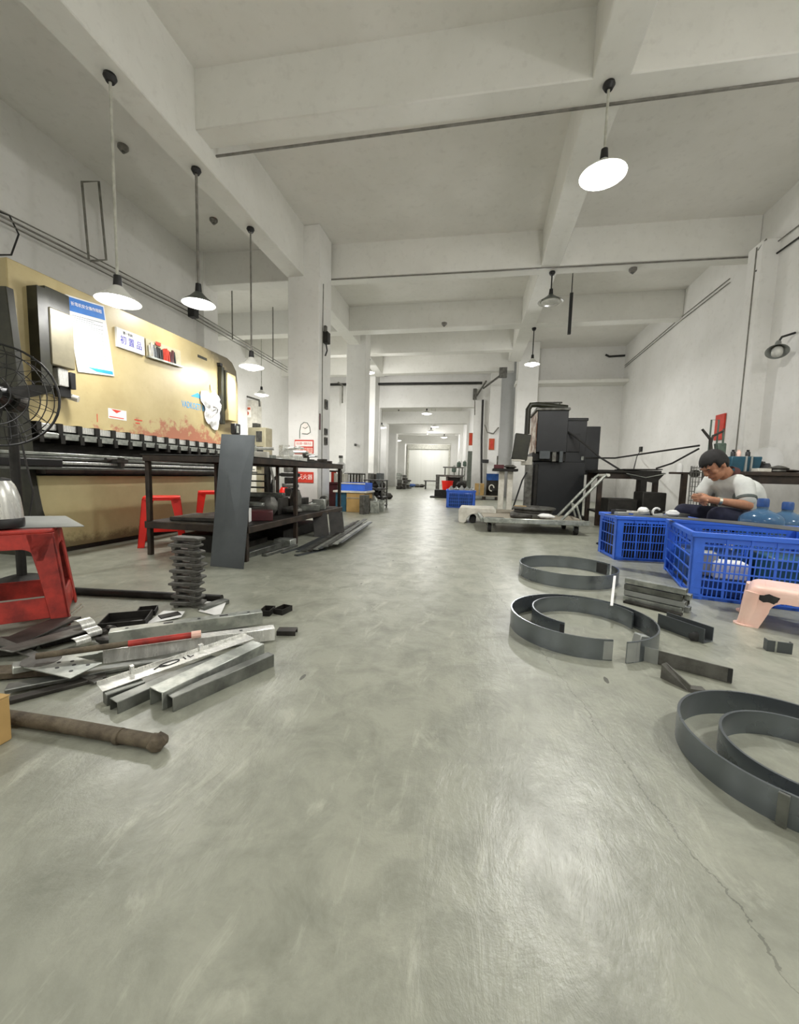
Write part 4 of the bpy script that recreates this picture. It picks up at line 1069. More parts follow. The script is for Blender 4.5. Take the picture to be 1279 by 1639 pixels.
# ---- pink stool
def pink_stool():
    a = at(1184, 999); wx_, wy_, h = .40, .25, .185
    rz = math.radians(-31); ofs = Matrix.Rotation(rz, 3, 'Z') @ Vector((wx_/2+.02, wy_/2+.02, 0))
    t = thing('low_plastic_stool', 'faded pink low plastic stool cut by the right edge', 'stool', (a.x+ofs.x, a.y+ofs.y, 0), rz)
    top = MB()
    for (z, s) in ((h-.03, 1.0), (h-.012, .985), (h-.003, .95), (h, .90)):
        pass
    rings = []
    for (z, s) in ((h-.035, 1.02), (h-.018, 1.0), (h-.006, .96), (h, .90)):
        rings.append([(x, y, z) for x, y in rrect(-wx_/2*s, wx_/2*s, -wy_/2*s, wy_/2*s, .05*s, 5)])
    n = len(rings[0]); vs = [v for r in rings for v in r]
    fs = [(i*n+j, i*n+(j+1) % n, (i+1)*n+(j+1) % n, (i+1)*n+j) for i in range(3) for j in range(n)]
    fs += [tuple(range(3*n, 4*n))]
    top.add(vs, fs); top.build('seat', 'pink_plastic', t, ang=60)
    MB().box((0, 0, h+.0005), (wx_*.72, wy_*.6, .002)).build('seat_panel', 'pink_plastic', t, bevel=.001)
    # skirt with arches
    for k in range(4):
        wd, dp = (wx_, wy_) if k % 2 == 0 else (wy_, wx_)
        mz = Matrix.Rotation(PI/2*k, 4, 'Z'); sl = .035/h
        leg = .075; zt = h-.03; za = h-.058; r = .05
        pts = [(-wd/2+.03, zt), (wd/2-.03, zt), (wd/2-.01, zt-.02), (wd/2+.02, 0), (wd/2-leg+.03, 0), (wd/2-leg, za-r)]
        for i in range(7):
            an = PI/2*i/6; pts.append((wd/2-leg-r+r*math.cos(an), za-r+r*math.sin(an)))
        for i in range(7):
            an = PI/2+PI/2*i/6; pts.append((-(wd/2-leg-r)+r*math.cos(an), za-r+r*math.sin(an)))
        pts += [(-(wd/2-leg), za-r), (-(wd/2-leg+.03), 0), (-(wd/2+.02), 0), (-wd/2+.01, zt-.02)]
        vs = []
        for dd in (0, .006):
            for (x, z) in pts: vs.append((x, -(dp/2*1.02+(zt-z)*sl-dd), z))
        npt = len(pts)
        MB().add(vs, [tuple(range(npt)), tuple(range(npt, 2*npt))[::-1]]+[(i, npt+i, npt+(i+1) % npt, (i+1) % npt) for i in range(npt)], mz).build('side_panel', 'pink_plastic', t)
    for sx in (-1, 1):
        for sy in (-1, 1):
            MB().tube([(sx*(wx_/2-.018), sy*(wy_/2-.018), h-.03), (sx*(wx_/2+.002), sy*(wy_/2+.002), .0)], .034, 14, False, .03).build('leg', 'pink_plastic', t, ang=60)
            MB().cyl((sx*(wx_/2+.004), sy*(wy_/2+.004), 0), (sx*(wx_/2+.004), sy*(wy_/2+.004), .006), .042, None, 18).build('foot_rim', 'pink_plastic', t)
    MB().rock((-.13, -wy_/2*1.02-.0065, h-.045), (.034, .002, .018), 3, .35, 10, 6).build('burn_mark', 'black_print', t)
    return t
pink_stool()
# ---- crates
def crate(c, rz, wx_, wy_, h, lab, nvx, nhx, nvy, nhy):
    """open lattice crate; c = its front left corner on the floor"""
    t = thing('plastic_crate', lab, 'crate', (c[0], c[1], 0), rz)
    bl = 'blue_crate'; ed = .05
    b = MB()
    for i in range(9): b.bx((.01+(wx_-.05)*i/8, .01, 0), (.01+(wx_-.05)*i/8+.03, wy_-.01, .012))
    b.bx((.01, .01, 0), (wx_-.01, .04, .014)).bx((.01, wy_-.04, 0), (wx_-.01, wy_-.01, .014))
    b.build('base', bl, t)
    rim = MB()
    rim.bx((-.012, -.012, h-.03), (wx_+.012, .010, h)).bx((-.012, wy_-.010, h-.03), (wx_+.012, wy_+.012, h)).bx((-.012, .01, h-.03), (.010, wy_-.01, h)).bx((wx_-.010, .01, h-.03), (wx_+.012, wy_-.01, h))
    rim.build('rim', bl, t, bevel=.004)
    for x in (0, wx_):
        for y in (0, wy_):
            sx, sy = (1 if x == 0 else -1), (1 if y == 0 else -1)
            MB().bx((x, y, 0), (x+sx*ed, y+sy*.008, h-.02)).bx((x, y, 0), (x+sx*.008, y+sy*ed, h-.02)).bx((x+sx*.0, y+sy*.0, .0), (x+sx*ed*1.3, y+sy*.012, .03)).build('corner_post', bl, t)
    for k in range(4):
        if k % 2 == 0: wd, nv, nh = wx_, nvx, nhx
        else: wd, nv, nh = wy_, nvy, nhy
        m = [Matrix.Identity(4), Matrix.Translation((wx_, 0, 0)) @ Matrix.Rotation(PI/2, 4, 'Z'), Matrix.Translation((wx_, wy_, 0)) @ Matrix.Rotation(PI, 4, 'Z'), Matrix.Translation((0, wy_, 0)) @ Matrix.Rotation(-PI/2, 4, 'Z')][k]
        lt = MB()
        for i in range(nv+1):
            x = ed+(wd-2*ed)*i/nv; sl = 0 if i % 5 == 0 else .006
            r = .0024 if (i % 5) else .006
            lt.add([(x-r-sl, .001, .02), (x+r-sl, .001, .02), (x+r-sl, .006, .02), (x-r-sl, .006, .02), (x-r+sl, .001, h-.058), (x+r+sl, .001, h-.058), (x+r+sl, .006, h-.058), (x-r+sl, .006, h-.058)], [(0, 3, 2, 1), (4, 5, 6, 7), (0, 1, 5, 4), (1, 2, 6, 5), (2, 3, 7, 6), (3, 0, 4, 7)], m)
        for j in range(nh+1):
            z = .02+(h-.095)*j/nh
            lt.bx((ed*.5, -.001, z-.004), (wd-ed*.5, .005, z+.004), m)
        lt.build('side_lattice', bl, t)
        tp = MB()
        tp.bx((ed*.5, .001, h-.058), (wd-ed*.5, .007, h-.028), m)
        for i in range(1, 6): tp.bx((ed+(wd-2*ed)*i/6-.005, -.006, h-.058), (ed+(wd-2*ed)*i/6+.005, .001, h-.03), m)
        tp.build('side_band', bl, t)
    return t
cA, cB = at(983, 896), at(1101, 957)
CA_R, CB_R = math.radians(3), math.radians(-14)
crate(cA, CA_R, .65, .40, .37, 'smaller blue plastic crate full of parts, farther left of the seated person', 25, 4, 5, 3)
crate(cB, CB_R, .74, .84, .385, 'big blue lattice crate under the curved sheet, in front of the seated person', 30, 6, 5, 4)
def incrate(c, rz, x, y, z): 
    return Matrix.Translation((c[0], c[1], z)) @ Matrix.Rotation(rz, 4, 'Z') @ Vector((x, y, 0))
# parts heaped in crate A
g = random.Random(11)
lab_a = ['white plastic ball-shaped part highest in the smaller crate', 'flat white part beside the ball-shaped one', 'curved white hook in the middle of the smaller crate', 'white cap at the right of the smaller crate', 'grey wedge at the left rim of the smaller crate', 'dark block at the back left of the smaller crate', 'blue-grey block at the front rim of the smaller crate', 'dark lump in the middle of the smaller crate', 'grey plate toward the right rim of the smaller crate', 'pale plate lying under the curved hook']
pos = [(.27, .18, .385, (.045, .035, .032), 'white_paper', 'r'), (.18, .16, .372, (.10, .05, .02), 'white_paint', 'b'), (.40, .16, .378, (.035, .035, .035), 'white_paper', 'h'), (.49, .15, .375, (.05, .035, .028), 'white_paper', 'r'), (.09, .16, .355, (.09, .07, .03), 'sheet_pale', 'b'), (.13, .30, .36, (.12, .08, .04), 'black', 'b'), (.22, .08, .35, (.12, .07, .04), 'grey_sheet', 'b'), (.35, .26, .355, (.07, .06, .035), 'black_steel', 'r'), (.55, .2, .35, (.13, .10, .03), 'mid_steel', 'b'), (.38, .09, .348, (.12, .06, .03), 'sheet_pale', 'b')]
fillA = incrate(cA, CA_R, .32, .2, .05)
solo(MB().box((fillA.x, fillA.y, .18), (.56, .34, .33), (0, 0, CA_R)), 'carton_insert', 'black_steel', 'dark stock filling the smaller blue crate below its loose parts', 'stock', bevel=.01)
for i, (x, y, z, d, mt, kd) in enumerate(pos):
    p = incrate(cA, CA_R, x, y, 0); z += .022
    if kd == 'r': mb = MB().rock((p.x, p.y, z), d, i, .18, 10, 7)
    elif kd == 'h': mb = MB().tube([(p.x-.03+.03*math.cos(a), p.y, z+.035*math.sin(a)) for a in [PI*.2+PI*1.1*q/8 for q in range(9)]], .010, 8)
    else: mb = MB().box((p.x, p.y, z), d, (g.uniform(-.25, .25), g.uniform(-.25, .25), g.uniform(-.8, .8)))
    solo(mb, 'crate_part', mt, lab_a[i], 'part', 'parts in the smaller blue crate', bevel=.003)
p0 = incrate(cA, CA_R, .44, .2, 0); p1 = incrate(cA, CA_R, .70, .30, 0)
solo(MB().tube([(p0.x, p0.y, .40), ((p0.x+p1.x)/2, (p0.y+p1.y)/2, .392), (p1.x, p1.y, .378)], .007, 8), 'steel_rod', 'mid_steel', 'thin rod sticking out of the smaller crate to the right', 'rod')
# contents seen through crate B
for i, (x, y, z, d, mt, lab) in enumerate(((.20, .12, .20, (.16, .12, .10), 'white_paper', 'white package seen through the lattice of the big crate'), (.10, .16, .16, (.10, .12, .14), 'sheet_pale', 'pale package left of the white one inside the big crate'), (.54, .3, .15, (.30, .4, .24), 'teal', 'dark bulk in the right half of the big crate'), (.2, .55, .13, (.3, .4, .2), 'blue_drum', 'blue bulk at the back left of the big crate'))):
    p = incrate(cB, CB_R, x, y, 0)
    solo(MB().box((p.x, p.y, .016+d[2]/2+(.0 if i > 1 else .1)), (d[0], d[1], d[2]+(.0 if i > 1 else .0)), (0, 0, CB_R)), 'packed_goods', mt, lab, 'package', 'goods in the big crate', bevel=.01)
p = incrate(cB, CB_R, .17, .14, 0)
solo(MB().box((p.x, p.y, .016+.05), (.26, .2, .10), (0, 0, CB_R)), 'packed_goods', 'blue_drum', 'blue package low inside the big crate beneath the white ones', 'package', 'goods in the big crate', bevel=.01)
# long curved sheet on both crates
a, b = atY(938, 855, 3.35), incrate(cB, CB_R, .70, .40, 0)
sh = []; nS = 14
P0 = Vector((.98, 3.38, .372)); P1 = incrate(cB, CB_R, .86, .36, .388)
for i in range(nS+1):
    q = i/nS; c = P0.lerp(P1, q); wv = .035+.16*q
    z = .392+.016*math.sin(PI*min(1, q*1.15))
    dv = (P1-P0); dv.z = 0; dv.normalize(); nv = Vector((-dv.y, dv.x, 0))
    sh.append((c-nv*wv, c+nv*wv, z))
vs = []
for (l, r, z) in sh: vs += [(l.x, l.y, z), (r.x, r.y, z), (l.x, l.y, z+.004), (r.x, r.y, z+.004)]
fs = []
for i in range(nS):
    o = 4*i; fs += [(o, o+4, o+5, o+1), (o+2, o+3, o+7, o+6), (o, o+2, o+6, o+4), (o+1, o+5, o+7, o+3)]
fs += [(0, 1, 3, 2), (4*nS, 4*nS+2, 4*nS+3, 4*nS+1)]
solo(MB().add(vs, fs), 'curved_sheet', 'grey_sheet', 'long bowed dark sheet lying across the two blue crates', 'sheet', ang=60)
c = at(960, 874); solo(MB().rock((c.x+.02, c.y+.1, .012), (.03, .02, .012), 9, .2), 'scrap_bit', 'rubber', 'black bit on the floor left of the smaller blue crate', 'scrap')

# ================================================================== PERSON
M['skin'] = pm('skin', '#ac7c5e', '#9a6a4e', rough=.5, scale=20, lo=.3, hi=.7)
M['hair'] = pm('black_hair', '#100d0a', '#080605', rough=.7, scale=60, stretch=(1, 1, 8), bump=.4)
M['shirt'] = pm('pale_grey_shirt', '#c9cbc6', '#b6b9b4', rough=.8, scale=7)
M['shirt_dark'] = pm('dark_grey_shirt_panel', '#5c635f', '#4c534f', rough=.8)
M['collar'] = pm('maroon_collar', '#4a2320', '#381a18', rough=.8)
M['trousers'] = pm('navy_trousers', '#1d2038', '#121427', rough=.85, scale=10)
M['watch'] = pm('watch_metal', '#d8d4c6', '#b8b4a6', rough=.25, metal=.9)
M['lips'] = pm('lips', '#8c4f42', rough=.5)
def caps(mb, a, b, ra, rb, n=14):
    mb.tube([a, b], ra, n, False, rb); mb.ball(a, ra, n, 9); mb.ball(b, rb, n, 9); return mb
def fleshy(mb, name, mat, parent, voxel=.008, it=3, loc=None):
    o = mb.build(name, mat, parent, True, 0, loc)
    r = o.modifiers.new('remesh', 'REMESH'); r.mode = 'VOXEL'; r.voxel_size = voxel; r.use_smooth_shade = True
    s = o.modifiers.new('smooth', 'SMOOTH'); s.factor = .5; s.iterations = it
    return o
H = atY(1190, 836, 4.08)
HZ = .335; H.z = HZ
N = atY(1170, 762, 3.97)
F = Vector((-.97, -.24, 0)).normalized(); LF = Vector((0, 0, 1)).cross(F)
base = Vector((H.x, H.y, 0))
person = thing('person', 'man in pale polo shirt and navy trousers, bent over his hands behind the crates', 'person', base)
def L_(p): return Vector(p)-base
SHL = atY(1192, 778, 3.82); SHR = N-LF*.17+Vector((0, 0, -.05))+F*.02
EL = atY(1196, 809, 3.74); WL = atY(1151, 802, 3.66); HLc = atY(1131, 799, 3.66)
ER = atY(1119, 797, 4.12); WR = atY(1128, 800, 3.86); HRc = atY(1126, 802, 3.74)
CH = H.lerp(N, .60)-F*.03; WA = H.lerp(N, .28)-F*.03
HLf, HRt = H+LF*.10, H-LF*.10
KL, KR_ = atY(1150, 826, 3.70), atY(1094, 819, 4.24)
AL = Vector((KL.x-.02, KL.y+.02, .075)); AR = Vector((KR_.x+.06, KR_.y-.03, .075))
HC = atY(1144, 744, 3.93)
pit = math.radians(42)
hf = (F*math.cos(pit)+Vector((0, 0, -1))*math.sin(pit)).normalized(); hu = (F*math.sin(pit)+Vector((0, 0, 1))*math.cos(pit)).normalized()
hm = Matrix(((hf.x, LF.x, hu.x, HC.x), (hf.y, LF.y, hu.y, HC.y), (hf.z, LF.z, hu.z, HC.z), (0, 0, 0, 1)))
off = Matrix.Translation(-base)
b = MB()
def C(a, c, ra, rb): caps(b, L_(a), L_(c), ra, rb)
# trunk, limbs, neck, head: one surface
C(HLf, HRt, .105, .105); C(H, WA, .115, .115); C(WA, CH, .115, .125); C(CH, N-Vector((0, 0, .06)), .12, .085)
C(SHL.lerp(N, .15), SHR, .062, .062)
C(SHL, EL, .050, .040); C(EL, WL, .042, .028); C(WL, HLc, .028, .030)
C(SHR, ER, .050, .040); C(ER, WR, .042, .028); C(WR, HRc, .028, .030)
C(HLf, KL, .085, .06); C(KL, AL, .058, .04); C(AL, AL+F*.16-Vector((0, 0, .035)), .042, .034)
C(HRt, KR_, .085, .06); C(KR_, AR, .058, .04); C(AR, AR+F*.16-Vector((0, 0, .035)), .042, .034)
C(N-Vector((0, 0, .03)), hm @ Vector((-.02, 0, -.06)), .060, .056)
hM = off @ hm
b.ball((0, 0, .015), (.098, .076, .108), 20, 14, hM)
b.ball((.028, 0, -.06), (.068, .058, .062), 16, 11, hM); b.ball((.062, 0, -.095), (.032, .034, .025), 12, 9, hM)
b.ball((.088, 0, .03), (.018, .05, .012), 12, 8, hM)
b.tube([hM @ Vector((.092, 0, .022)), hM @ Vector((.112, 0, -.022))], .010, 8, False, .016); b.ball((.104, 0, -.028), (.017, .020, .011), 10, 7, hM)
b.ball((.086, 0, -.062), (.016, .028, .012), 10, 7, hM)
for s in (-1, 1):
    b.ball((-.005, s*.080, -.005), (.020, .012, .034), 10, 8, hM)
    b.ball((.062, s*.045, -.018), (.026, .022, .022), 10, 8, hM)
# hands: palm and five separate curled fingers each
def hand(wr, pc, inward, sgn):
    d = (Vector(pc)-Vector(wr)).normalized(); side = Vector((0, 0, 1)).cross(d).normalized()*sgn
    upv = d.cross(side)*sgn
    caps(b, L_(wr), L_(pc+d*.02), .024, .030)
    for k, ln in enumerate((.062, .072, .068, .054)):
        o = pc+d*.035+Vector((0, 0, 1))*(.027-.018*k)
        p1 = o+d*ln*.45+inward*.006; p2 = p1+d*ln*.22+inward*ln*.30; p3 = p2+inward*ln*.30-d*ln*.10
        b.tube([L_(o-d*.02), L_(p1), L_(p2), L_(p3)], .0092, 8, False, .0068)
        b.ball(L_(p1), .0095, 8, 6); b.ball(L_(p3), .0072, 8, 6)
    t0 = pc-d*.005+Vector((0, 0, .026)); t1 = t0+d*.025+inward*.02+Vector((0, 0, .012)); t2 = t1+d*.02+inward*.016
    b.tube([L_(t0), L_(t1), L_(t2)], .0115, 8, False, .008); b.ball(L_(t2), .0082, 8, 6)
hand(WL, HLc, -LF, 1); hand(WR, HRc, LF, -1)
fleshy(b, 'body', 'skin', person, .0055, 2)
# face details
for s in (-1, 1):
    MB().ball((.091, s*.033, .004), (.004, .012, .003), 10, 7, hM).build('eye', 'lips', person)
    MB().ball((.0965, s*.033, .003), (.003, .008, .003), 8, 6, hM).build('iris', 'hair', person)
    MB().ball((.094, s*.034, .026), (.008, .020, .005), 10, 6, hM).build('eyebrow', 'hair', person)
MB().ball((.099, 0, -.063), (.006, .020, .005), 10, 6, hM).build('mouth', 'lips', person)
# hair: cap over crown, back and temples with a fringe
hb = MB(); q = MB().ball((0, 0, 0), 1, 36, 26); vs = []
for v in q.v:
    x, y, z = v; wob = 1+.025*math.sin(9*math.atan2(y, x))+.015*math.sin(17*math.atan2(y, x)+5*z)
    p = Vector((x*.112-.006, y*.089, z*.118+.020))
    line = .045 if x > .25 else (.01 if x > -.15 else -.065)
    if abs(y) > .6 and -.2 < x < .35: line = -.005
    if p.z < line+.012*math.sin(14*math.atan2(y, x)):
        p = Vector((x*.07, y*.055, max(p.z, -.07)*.8+.01))
    else: p = Vector((p.x*wob, p.y*wob, p.z))
    vs.append(p)
hb.add(vs, q.f, hM); hb.build('hair', 'hair', person, ang=80)
# shirt
s_ = MB()
def S(a, c, ra, rb): caps(s_, L_(a), L_(c), ra, rb, 16)
S(WA-Vector((0, 0, .05))+LF*.04, WA-Vector((0, 0, .05))-LF*.04, .145, .145); S(WA+LF*.04, CH+LF*.05, .142, .138); S(WA-LF*.04, CH-LF*.05, .142, .138)
S(CH+LF*.05, N+LF*.06-Vector((0, 0, .065)), .135, .085); S(CH-LF*.05, N-LF*.06-Vector((0, 0, .065)), .135, .085)
S(WA-Vector((0, 0, .04))+F*.02, CH+F*.025, .15, .135); S(CH+F*.025, N-Vector((0, 0, .075)), .135, .088)
S(SHL.lerp(N, .1), SHR, .074, .074); S(SHL, SHL.lerp(EL, .66), .070, .066); S(SHR, SHR.lerp(ER, .66), .070, .066)
S(N-Vector((0, 0, .05)), N-Vector((0, 0, .03)), .075, .07)
fleshy(s_, 'shirt', 'shirt', person, .009, 4)
e = SHL.lerp(EL, .66); d = (EL-SHL).normalized()
MB().tube([L_(e-d*.014), L_(e+d*.012)], .071, 18, False, .069).build('sleeve_cuff', 'shirt_dark', person, bevel=.004)
# collar and dark panel
uu = (hm @ Vector((-.02, 0, -.06))-N).normalized(); cx = uu.cross(LF).normalized()
cc = N+uu*.025
col = MB(); nn_ = 28; vs = []
for i in range(nn_):
    a = 2*PI*i/nn_
    for (r, z) in ((.083, -.02), (.070, .024), (.066, .022), (.078, -.022)):
        vs.append(L_(cc+cx*(r*math.cos(a))+LF*(r*math.sin(a))+uu*z))
col.add(vs, [(4*i+k, 4*((i+1) % nn_)+k, 4*((i+1) % nn_)+(k+1) % 4, 4*i+(k+1) % 4) for i in range(nn_) for k in range(4)])
col.build('collar', 'collar', person, ang=60)
pn = MB(); c = CH+LF*.13+F*.085-Vector((0, 0, .02))
pn.ball(L_(c), (.075, .055, .075), 14, 10); pn.build('side_panel', 'shirt_dark', person)
# trousers
t_ = MB()
def Tq(a, c, ra, rb): caps(t_, L_(a), L_(c), ra, rb, 16)
Tq(HLf, HRt, .122, .122); Tq(HLf, KL, .108, .078); Tq(KL, AL+Vector((0, 0, .03)), .076, .066); Tq(HRt, KR_, .108, .078); Tq(KR_, AR+Vector((0, 0, .03)), .076, .066)
fleshy(t_, 'trousers', 'trousers', person, .010, 4)
for A in (AL, AR):
    sh_ = MB(); caps(sh_, L_(A-F*.03-Vector((0, 0, .025))), L_(A+F*.17-Vector((0, 0, .035))), .05, .04)
    fleshy(sh_, 'shoe', 'black', person, .008, 2)
m, L = frame(L_(WL), L_(HLc))
dW = (HLc-WL).normalized()
MB().tube([L_(WL-dW*.012), L_(WL+dW*.010)], .0335, 16).build('wristwatch', 'watch', person)
# the small dark part in his hands
c = (HLc+HRc)/2+F*.045+Vector((0, 0, .035))
solo(MB().box(c, (.05, .05, .035), (.2, .1, .4)), 'hand_part', 'dark_scrap', 'small dark part held in the seated man\'s fingers', 'part', bevel=.004)
# his seat
stool('low_stool', 'low dark stool under the seated man', 'black', (H.x, H.y, 0), .2, .24, .28, HZ-.125, .03, rail=False)

# ================================================================== TROLLEY, LOW WHITE CART
def bxpart(par, name, mat, lo, hi, bevel=.004): return MB().bx(lo, hi).build(name, mat, par, bevel=bevel)
tr = thing('platform_trolley', 'grey platform trolley with a folded-back tubular handle in front of the punch press', 'trolley', (0, 0, 0))
MB().add([(.07, 4.88, .125), (1.27, 5.0, .125), (1.24, 5.75, .125), (.02, 5.65, .125), (.07, 4.88, .17), (1.27, 5.0, .17), (1.24, 5.75, .17), (.02, 5.65, .17)], [(3, 2, 1, 0), (4, 5, 6, 7), (0, 1, 5, 4), (1, 2, 6, 5), (2, 3, 7, 6), (3, 0, 4, 7)]).build('platform', 'wood', tr, bevel=.012)
MB().bar((.06, 4.875, .15), (1.28, 4.995, .15), .03, .06).build('front_edge', 'galv', tr, bevel=.006)
MB().bar((.045, 4.9, .15), (.0, 5.65, .15), .03, .06).build('left_edge', 'galv', tr, bevel=.006)
MB().box((.2, 4.98, .1715), (.22, .14, .003), (0, 0, .1)).build('rubber_mat', 'rubber', tr)
for x, y in ((.14, 4.97), (1.15, 5.07), (.14, 5.55), (1.12, 5.62)):
    wq = MB().cyl((x-.022, y, .052), (x+.022, y, .052), .052, None, 18).build('wheel', 'rubber', tr, bevel=.006)
    MB().bx((x-.03, y-.02, .05), (x-.025, y+.02, .125)).bx((x+.025, y-.02, .05), (x+.03, y+.02, .125)).bx((x-.03, y-.03, .118), (x+.03, y+.03, .125)).build('fork', 'galv', wq)
for k, (y, dx) in enumerate(((5.06, 0), (5.62, .06))):
    MB().tube([(.98+dx, y, .17), (1.42+dx, y+.02, .70), (1.46+dx, y+.02, .73)], .017, 10).build('handle_rail', 'galv', tr)
    MB().tube([(1.20+dx, y, .17), (1.14+dx, y, .35)], .012, 8).build('strut', 'galv', tr)
MB().tube([(1.12, 5.06, .35), (1.20, 5.62, .35)], .012, 8).build('cross_bar', 'galv', tr)
MB().tube([(1.46, 5.04, .72), (1.53, 5.68, .72)], .018, 10).build('push_bar', 'rod_white', tr)
for i, (x, y, z, r, h, lab, mt) in enumerate(((.66, 5.36, .172, .26, .05, 'lowest dark disc stacked on the trolley', 'iron'), (.69, 5.40, .222, .24, .04, 'middle dark disc stacked on the trolley', 'dark_scrap'), (.70, 5.42, .262, .27, .03, 'broad top disc stacked on the trolley', 'iron'), (.52, 5.12, .172, .13, .045, 'small dark ring lying by itself at the front of the trolley', 'dark_scrap'))):
    solo(MB().lathe([(r*.35, 0), (r*.95, 0), (r, .008), (r, h-.008), (r*.95, h), (r*.35, h)], 30, Matrix.Translation((x, y, z)), True), 'metal_disc', mt, lab, 'disc', 'discs on the trolley', ang=50)
solo(MB().rock((.80, 5.12, .203), (.10, .05, .03), 21, .22, 14, 8), 'white_rag', 'white_paper', 'white rag lying at the front of the trolley before the discs', 'rag', ang=80)
c = atY(833, 806, 5.5)
cb = thing('small_carton', 'small brown carton on the trolley left of the discs', 'box', (c.x, 5.5, .171))
bxpart(cb, 'carton', 'card', (-.075, -.07, 0), (.075, .07, .12)); bxpart(cb, 'flap', 'card', (-.075, -.07, .12), (-.004, .07, .122), 0); bxpart(cb, 'flap', 'card', (.004, -.07, .12), (.075, .07, .122), 0)
wc = thing('low_white_cart', 'low white stained cart with a wheel arch at the left of the grey trolley', 'cart', (-.02, 5.95, 0))
pr = [(-.26, .03), (-.24, .0), (-.18, .0)]+[(-.02+.13*math.cos(a), .02+.12*math.sin(a)) for a in [PI-PI*i/10 for i in range(11)]]+[(.16, .0), (.26, .0), (.26, .20), (.24, .225), (-.24, .225), (-.26, .19)]
MB().ext(pr, .46, Matrix(((0, 1, 0, 0), (1, 0, 0, -.22), (0, 0, 1, 0), (0, 0, 0, 1)))).build('body', 'white_paint', wc, bevel=.008)
for y in (-.15, .15): MB().cyl((-.06, y-.02, .05), (-.06, y+.02, .05), .05, None, 16).build('wheel', 'rubber', wc, bevel=.004)
bxpart(wc, 'fork', 'wood', (.26, -.2, .13), (.90, -.06, .19)); bxpart(wc, 'fork', 'wood', (.26, .06, .13), (.90, .2, .19))
# white posts with a small machine table
def machine_post(): 
    c = atY(808, 813, 6.55)
    t = thing('machine_pedestal', 'white twin-post pedestal with a dark cluttered top, left of the punch press', 'pedestal', (c.x, 6.55, 0))
    for x in (-.07, .06): MB().bx((x-.045, -.05, 0), (x+.04, .05, .76)).build('post', 'white_paint', t, bevel=.006)
    bxpart(t, 'foot', 'iron', (-.16, -.16, 0), (.16, .16, .03)); bxpart(t, 'table_top', 'black_steel', (-.22, -.18, .76), (.16, .2, .80))
    bxpart(t, 'vise', 'maroon', (-.20, -.1, .80), (-.05, .05, .86)); MB().cyl((-.15, 0, .80), (-.15, 0, 1.0), .012, None, 8).build('spindle', 'iron', t)
    MB().rock((.05, 0, .83), (.09, .08, .035), 8, .2).build('head', 'iron', t)
machine_post()

# ================================================================== PUNCH PRESS
MY = 7.0
def mx_(px, y=MY): return atY(px, 720, y).x
def mz_(py, px=880, y=MY): return atY(px, py, y).z
pp = thing('punch_press', 'tall black punch press with a worn left side, standing by the back wall', 'machine', (mx_(895), MY, 0))
ox = mx_(895)
def P(lo, hi, name, mat='machine_black', bevel=.008, par=None):
    return MB().bx((lo[0]-ox, lo[1]-MY, lo[2]), (hi[0]-ox, hi[1]-MY, hi[2])).build(name, mat, par or pp, bevel=bevel)
x0, x1, x2, x3 = mx_(858), mx_(907), mx_(941), mx_(963)
P((x0-.02, MY+.1, 0), (x2, MY+1.0, .95), 'lower_body')
P((x0-.12, MY+.0, 0), (x2+.05, MY+1.1, .06), 'bed_plate', 'black_steel')
zt, zb = mz_(657), mz_(724)
P((x0, MY, zb), (x1, MY+.85, zt), 'head_panel')
P((x0-.012, MY+.01, zb-.02), (x0-.001, MY+.85, zt-.01), 'worn_side', 'worn')  if 'worn' in M else None
P((x0-.04, MY-.02, zt), (x1+.02, MY+.9, zt+.045), 'top_cover', 'iron')
P((x0-.05, MY+.05, .95), (x1, MY+.8, zb), 'throat', 'black_steel')
P((x1, MY+.15, .62), (x2, MY+1.1, mz_(671)), 'rear_housing', 'machine_black')
P((x2-.02, MY+.35, .75), (x3+.06, MY+1.2, mz_(683)+.05), 'flywheel_guard', 'machine_black')
P((x1+.02, MY+.2, mz_(671)), (x2+.03, MY+.9, mz_(671)+.05), 'housing_lip', 'black')
# slide and die set under the head
P((x0+.05, MY-.06, .98), (x0+.22, MY+.0, 1.12), 'slide_guide', 'grey_sheet')
P((x0+.25, MY-.05, .94), (x0+.32, MY+.02, 1.10), 'slide_guide', 'iron')
P((x0+.36, MY-.06, .93), (x0+.42, MY+.02, 1.12), 'slide_guide', 'grey_sheet')
P((x0-.15, MY-.02, 0), (x0-.03, MY+.12, .90), 'front_post', 'iron'); P((x0-.22, MY-.03, .88), (x0-.05, MY+.14, 1.02), 'post_head', 'white_paint')
P((x0-.01, MY-.03, 0), (x0+.05, MY+.08, .90), 'front_post', 'black_steel')
# counterbalance pipe and hanging control box
MB().tube([(mx_(842)-ox, 0, mz_(695)), (mx_(842)-ox, 0, mz_(655)), (mx_(846)-ox, .0, mz_(648)), (mx_(856)-ox, .02, mz_(647)), (mx_(905)-ox, .05, mz_(652))], .045, 12).build('arm_pipe', 'olive', pp)
ct = MB().box((mx_(833)-ox, -.05, (mz_(697)+mz_(736))/2), (.25, .16, .42), (0, .12, 0)).build('control_box', 'olive', pp, bevel=.01)
MB().box((mx_(830)-ox, -.05, mz_(738)), (.2, .15, .03)).build('box_foot', 'white_paint', pp)
hp = MB()
hp.tube([(mx_(863)-ox, .2, mz_(641)), (mx_(899)-ox, .2, mz_(641))], .014, 8)
for px in (877, 884, 895): hp.tube([(mx_(px)-ox, .2, mz_(641)), (mx_(px)-ox, .2, zt+.04)], .012, 8)
hp.build('lifting_rail', 'iron', pp)
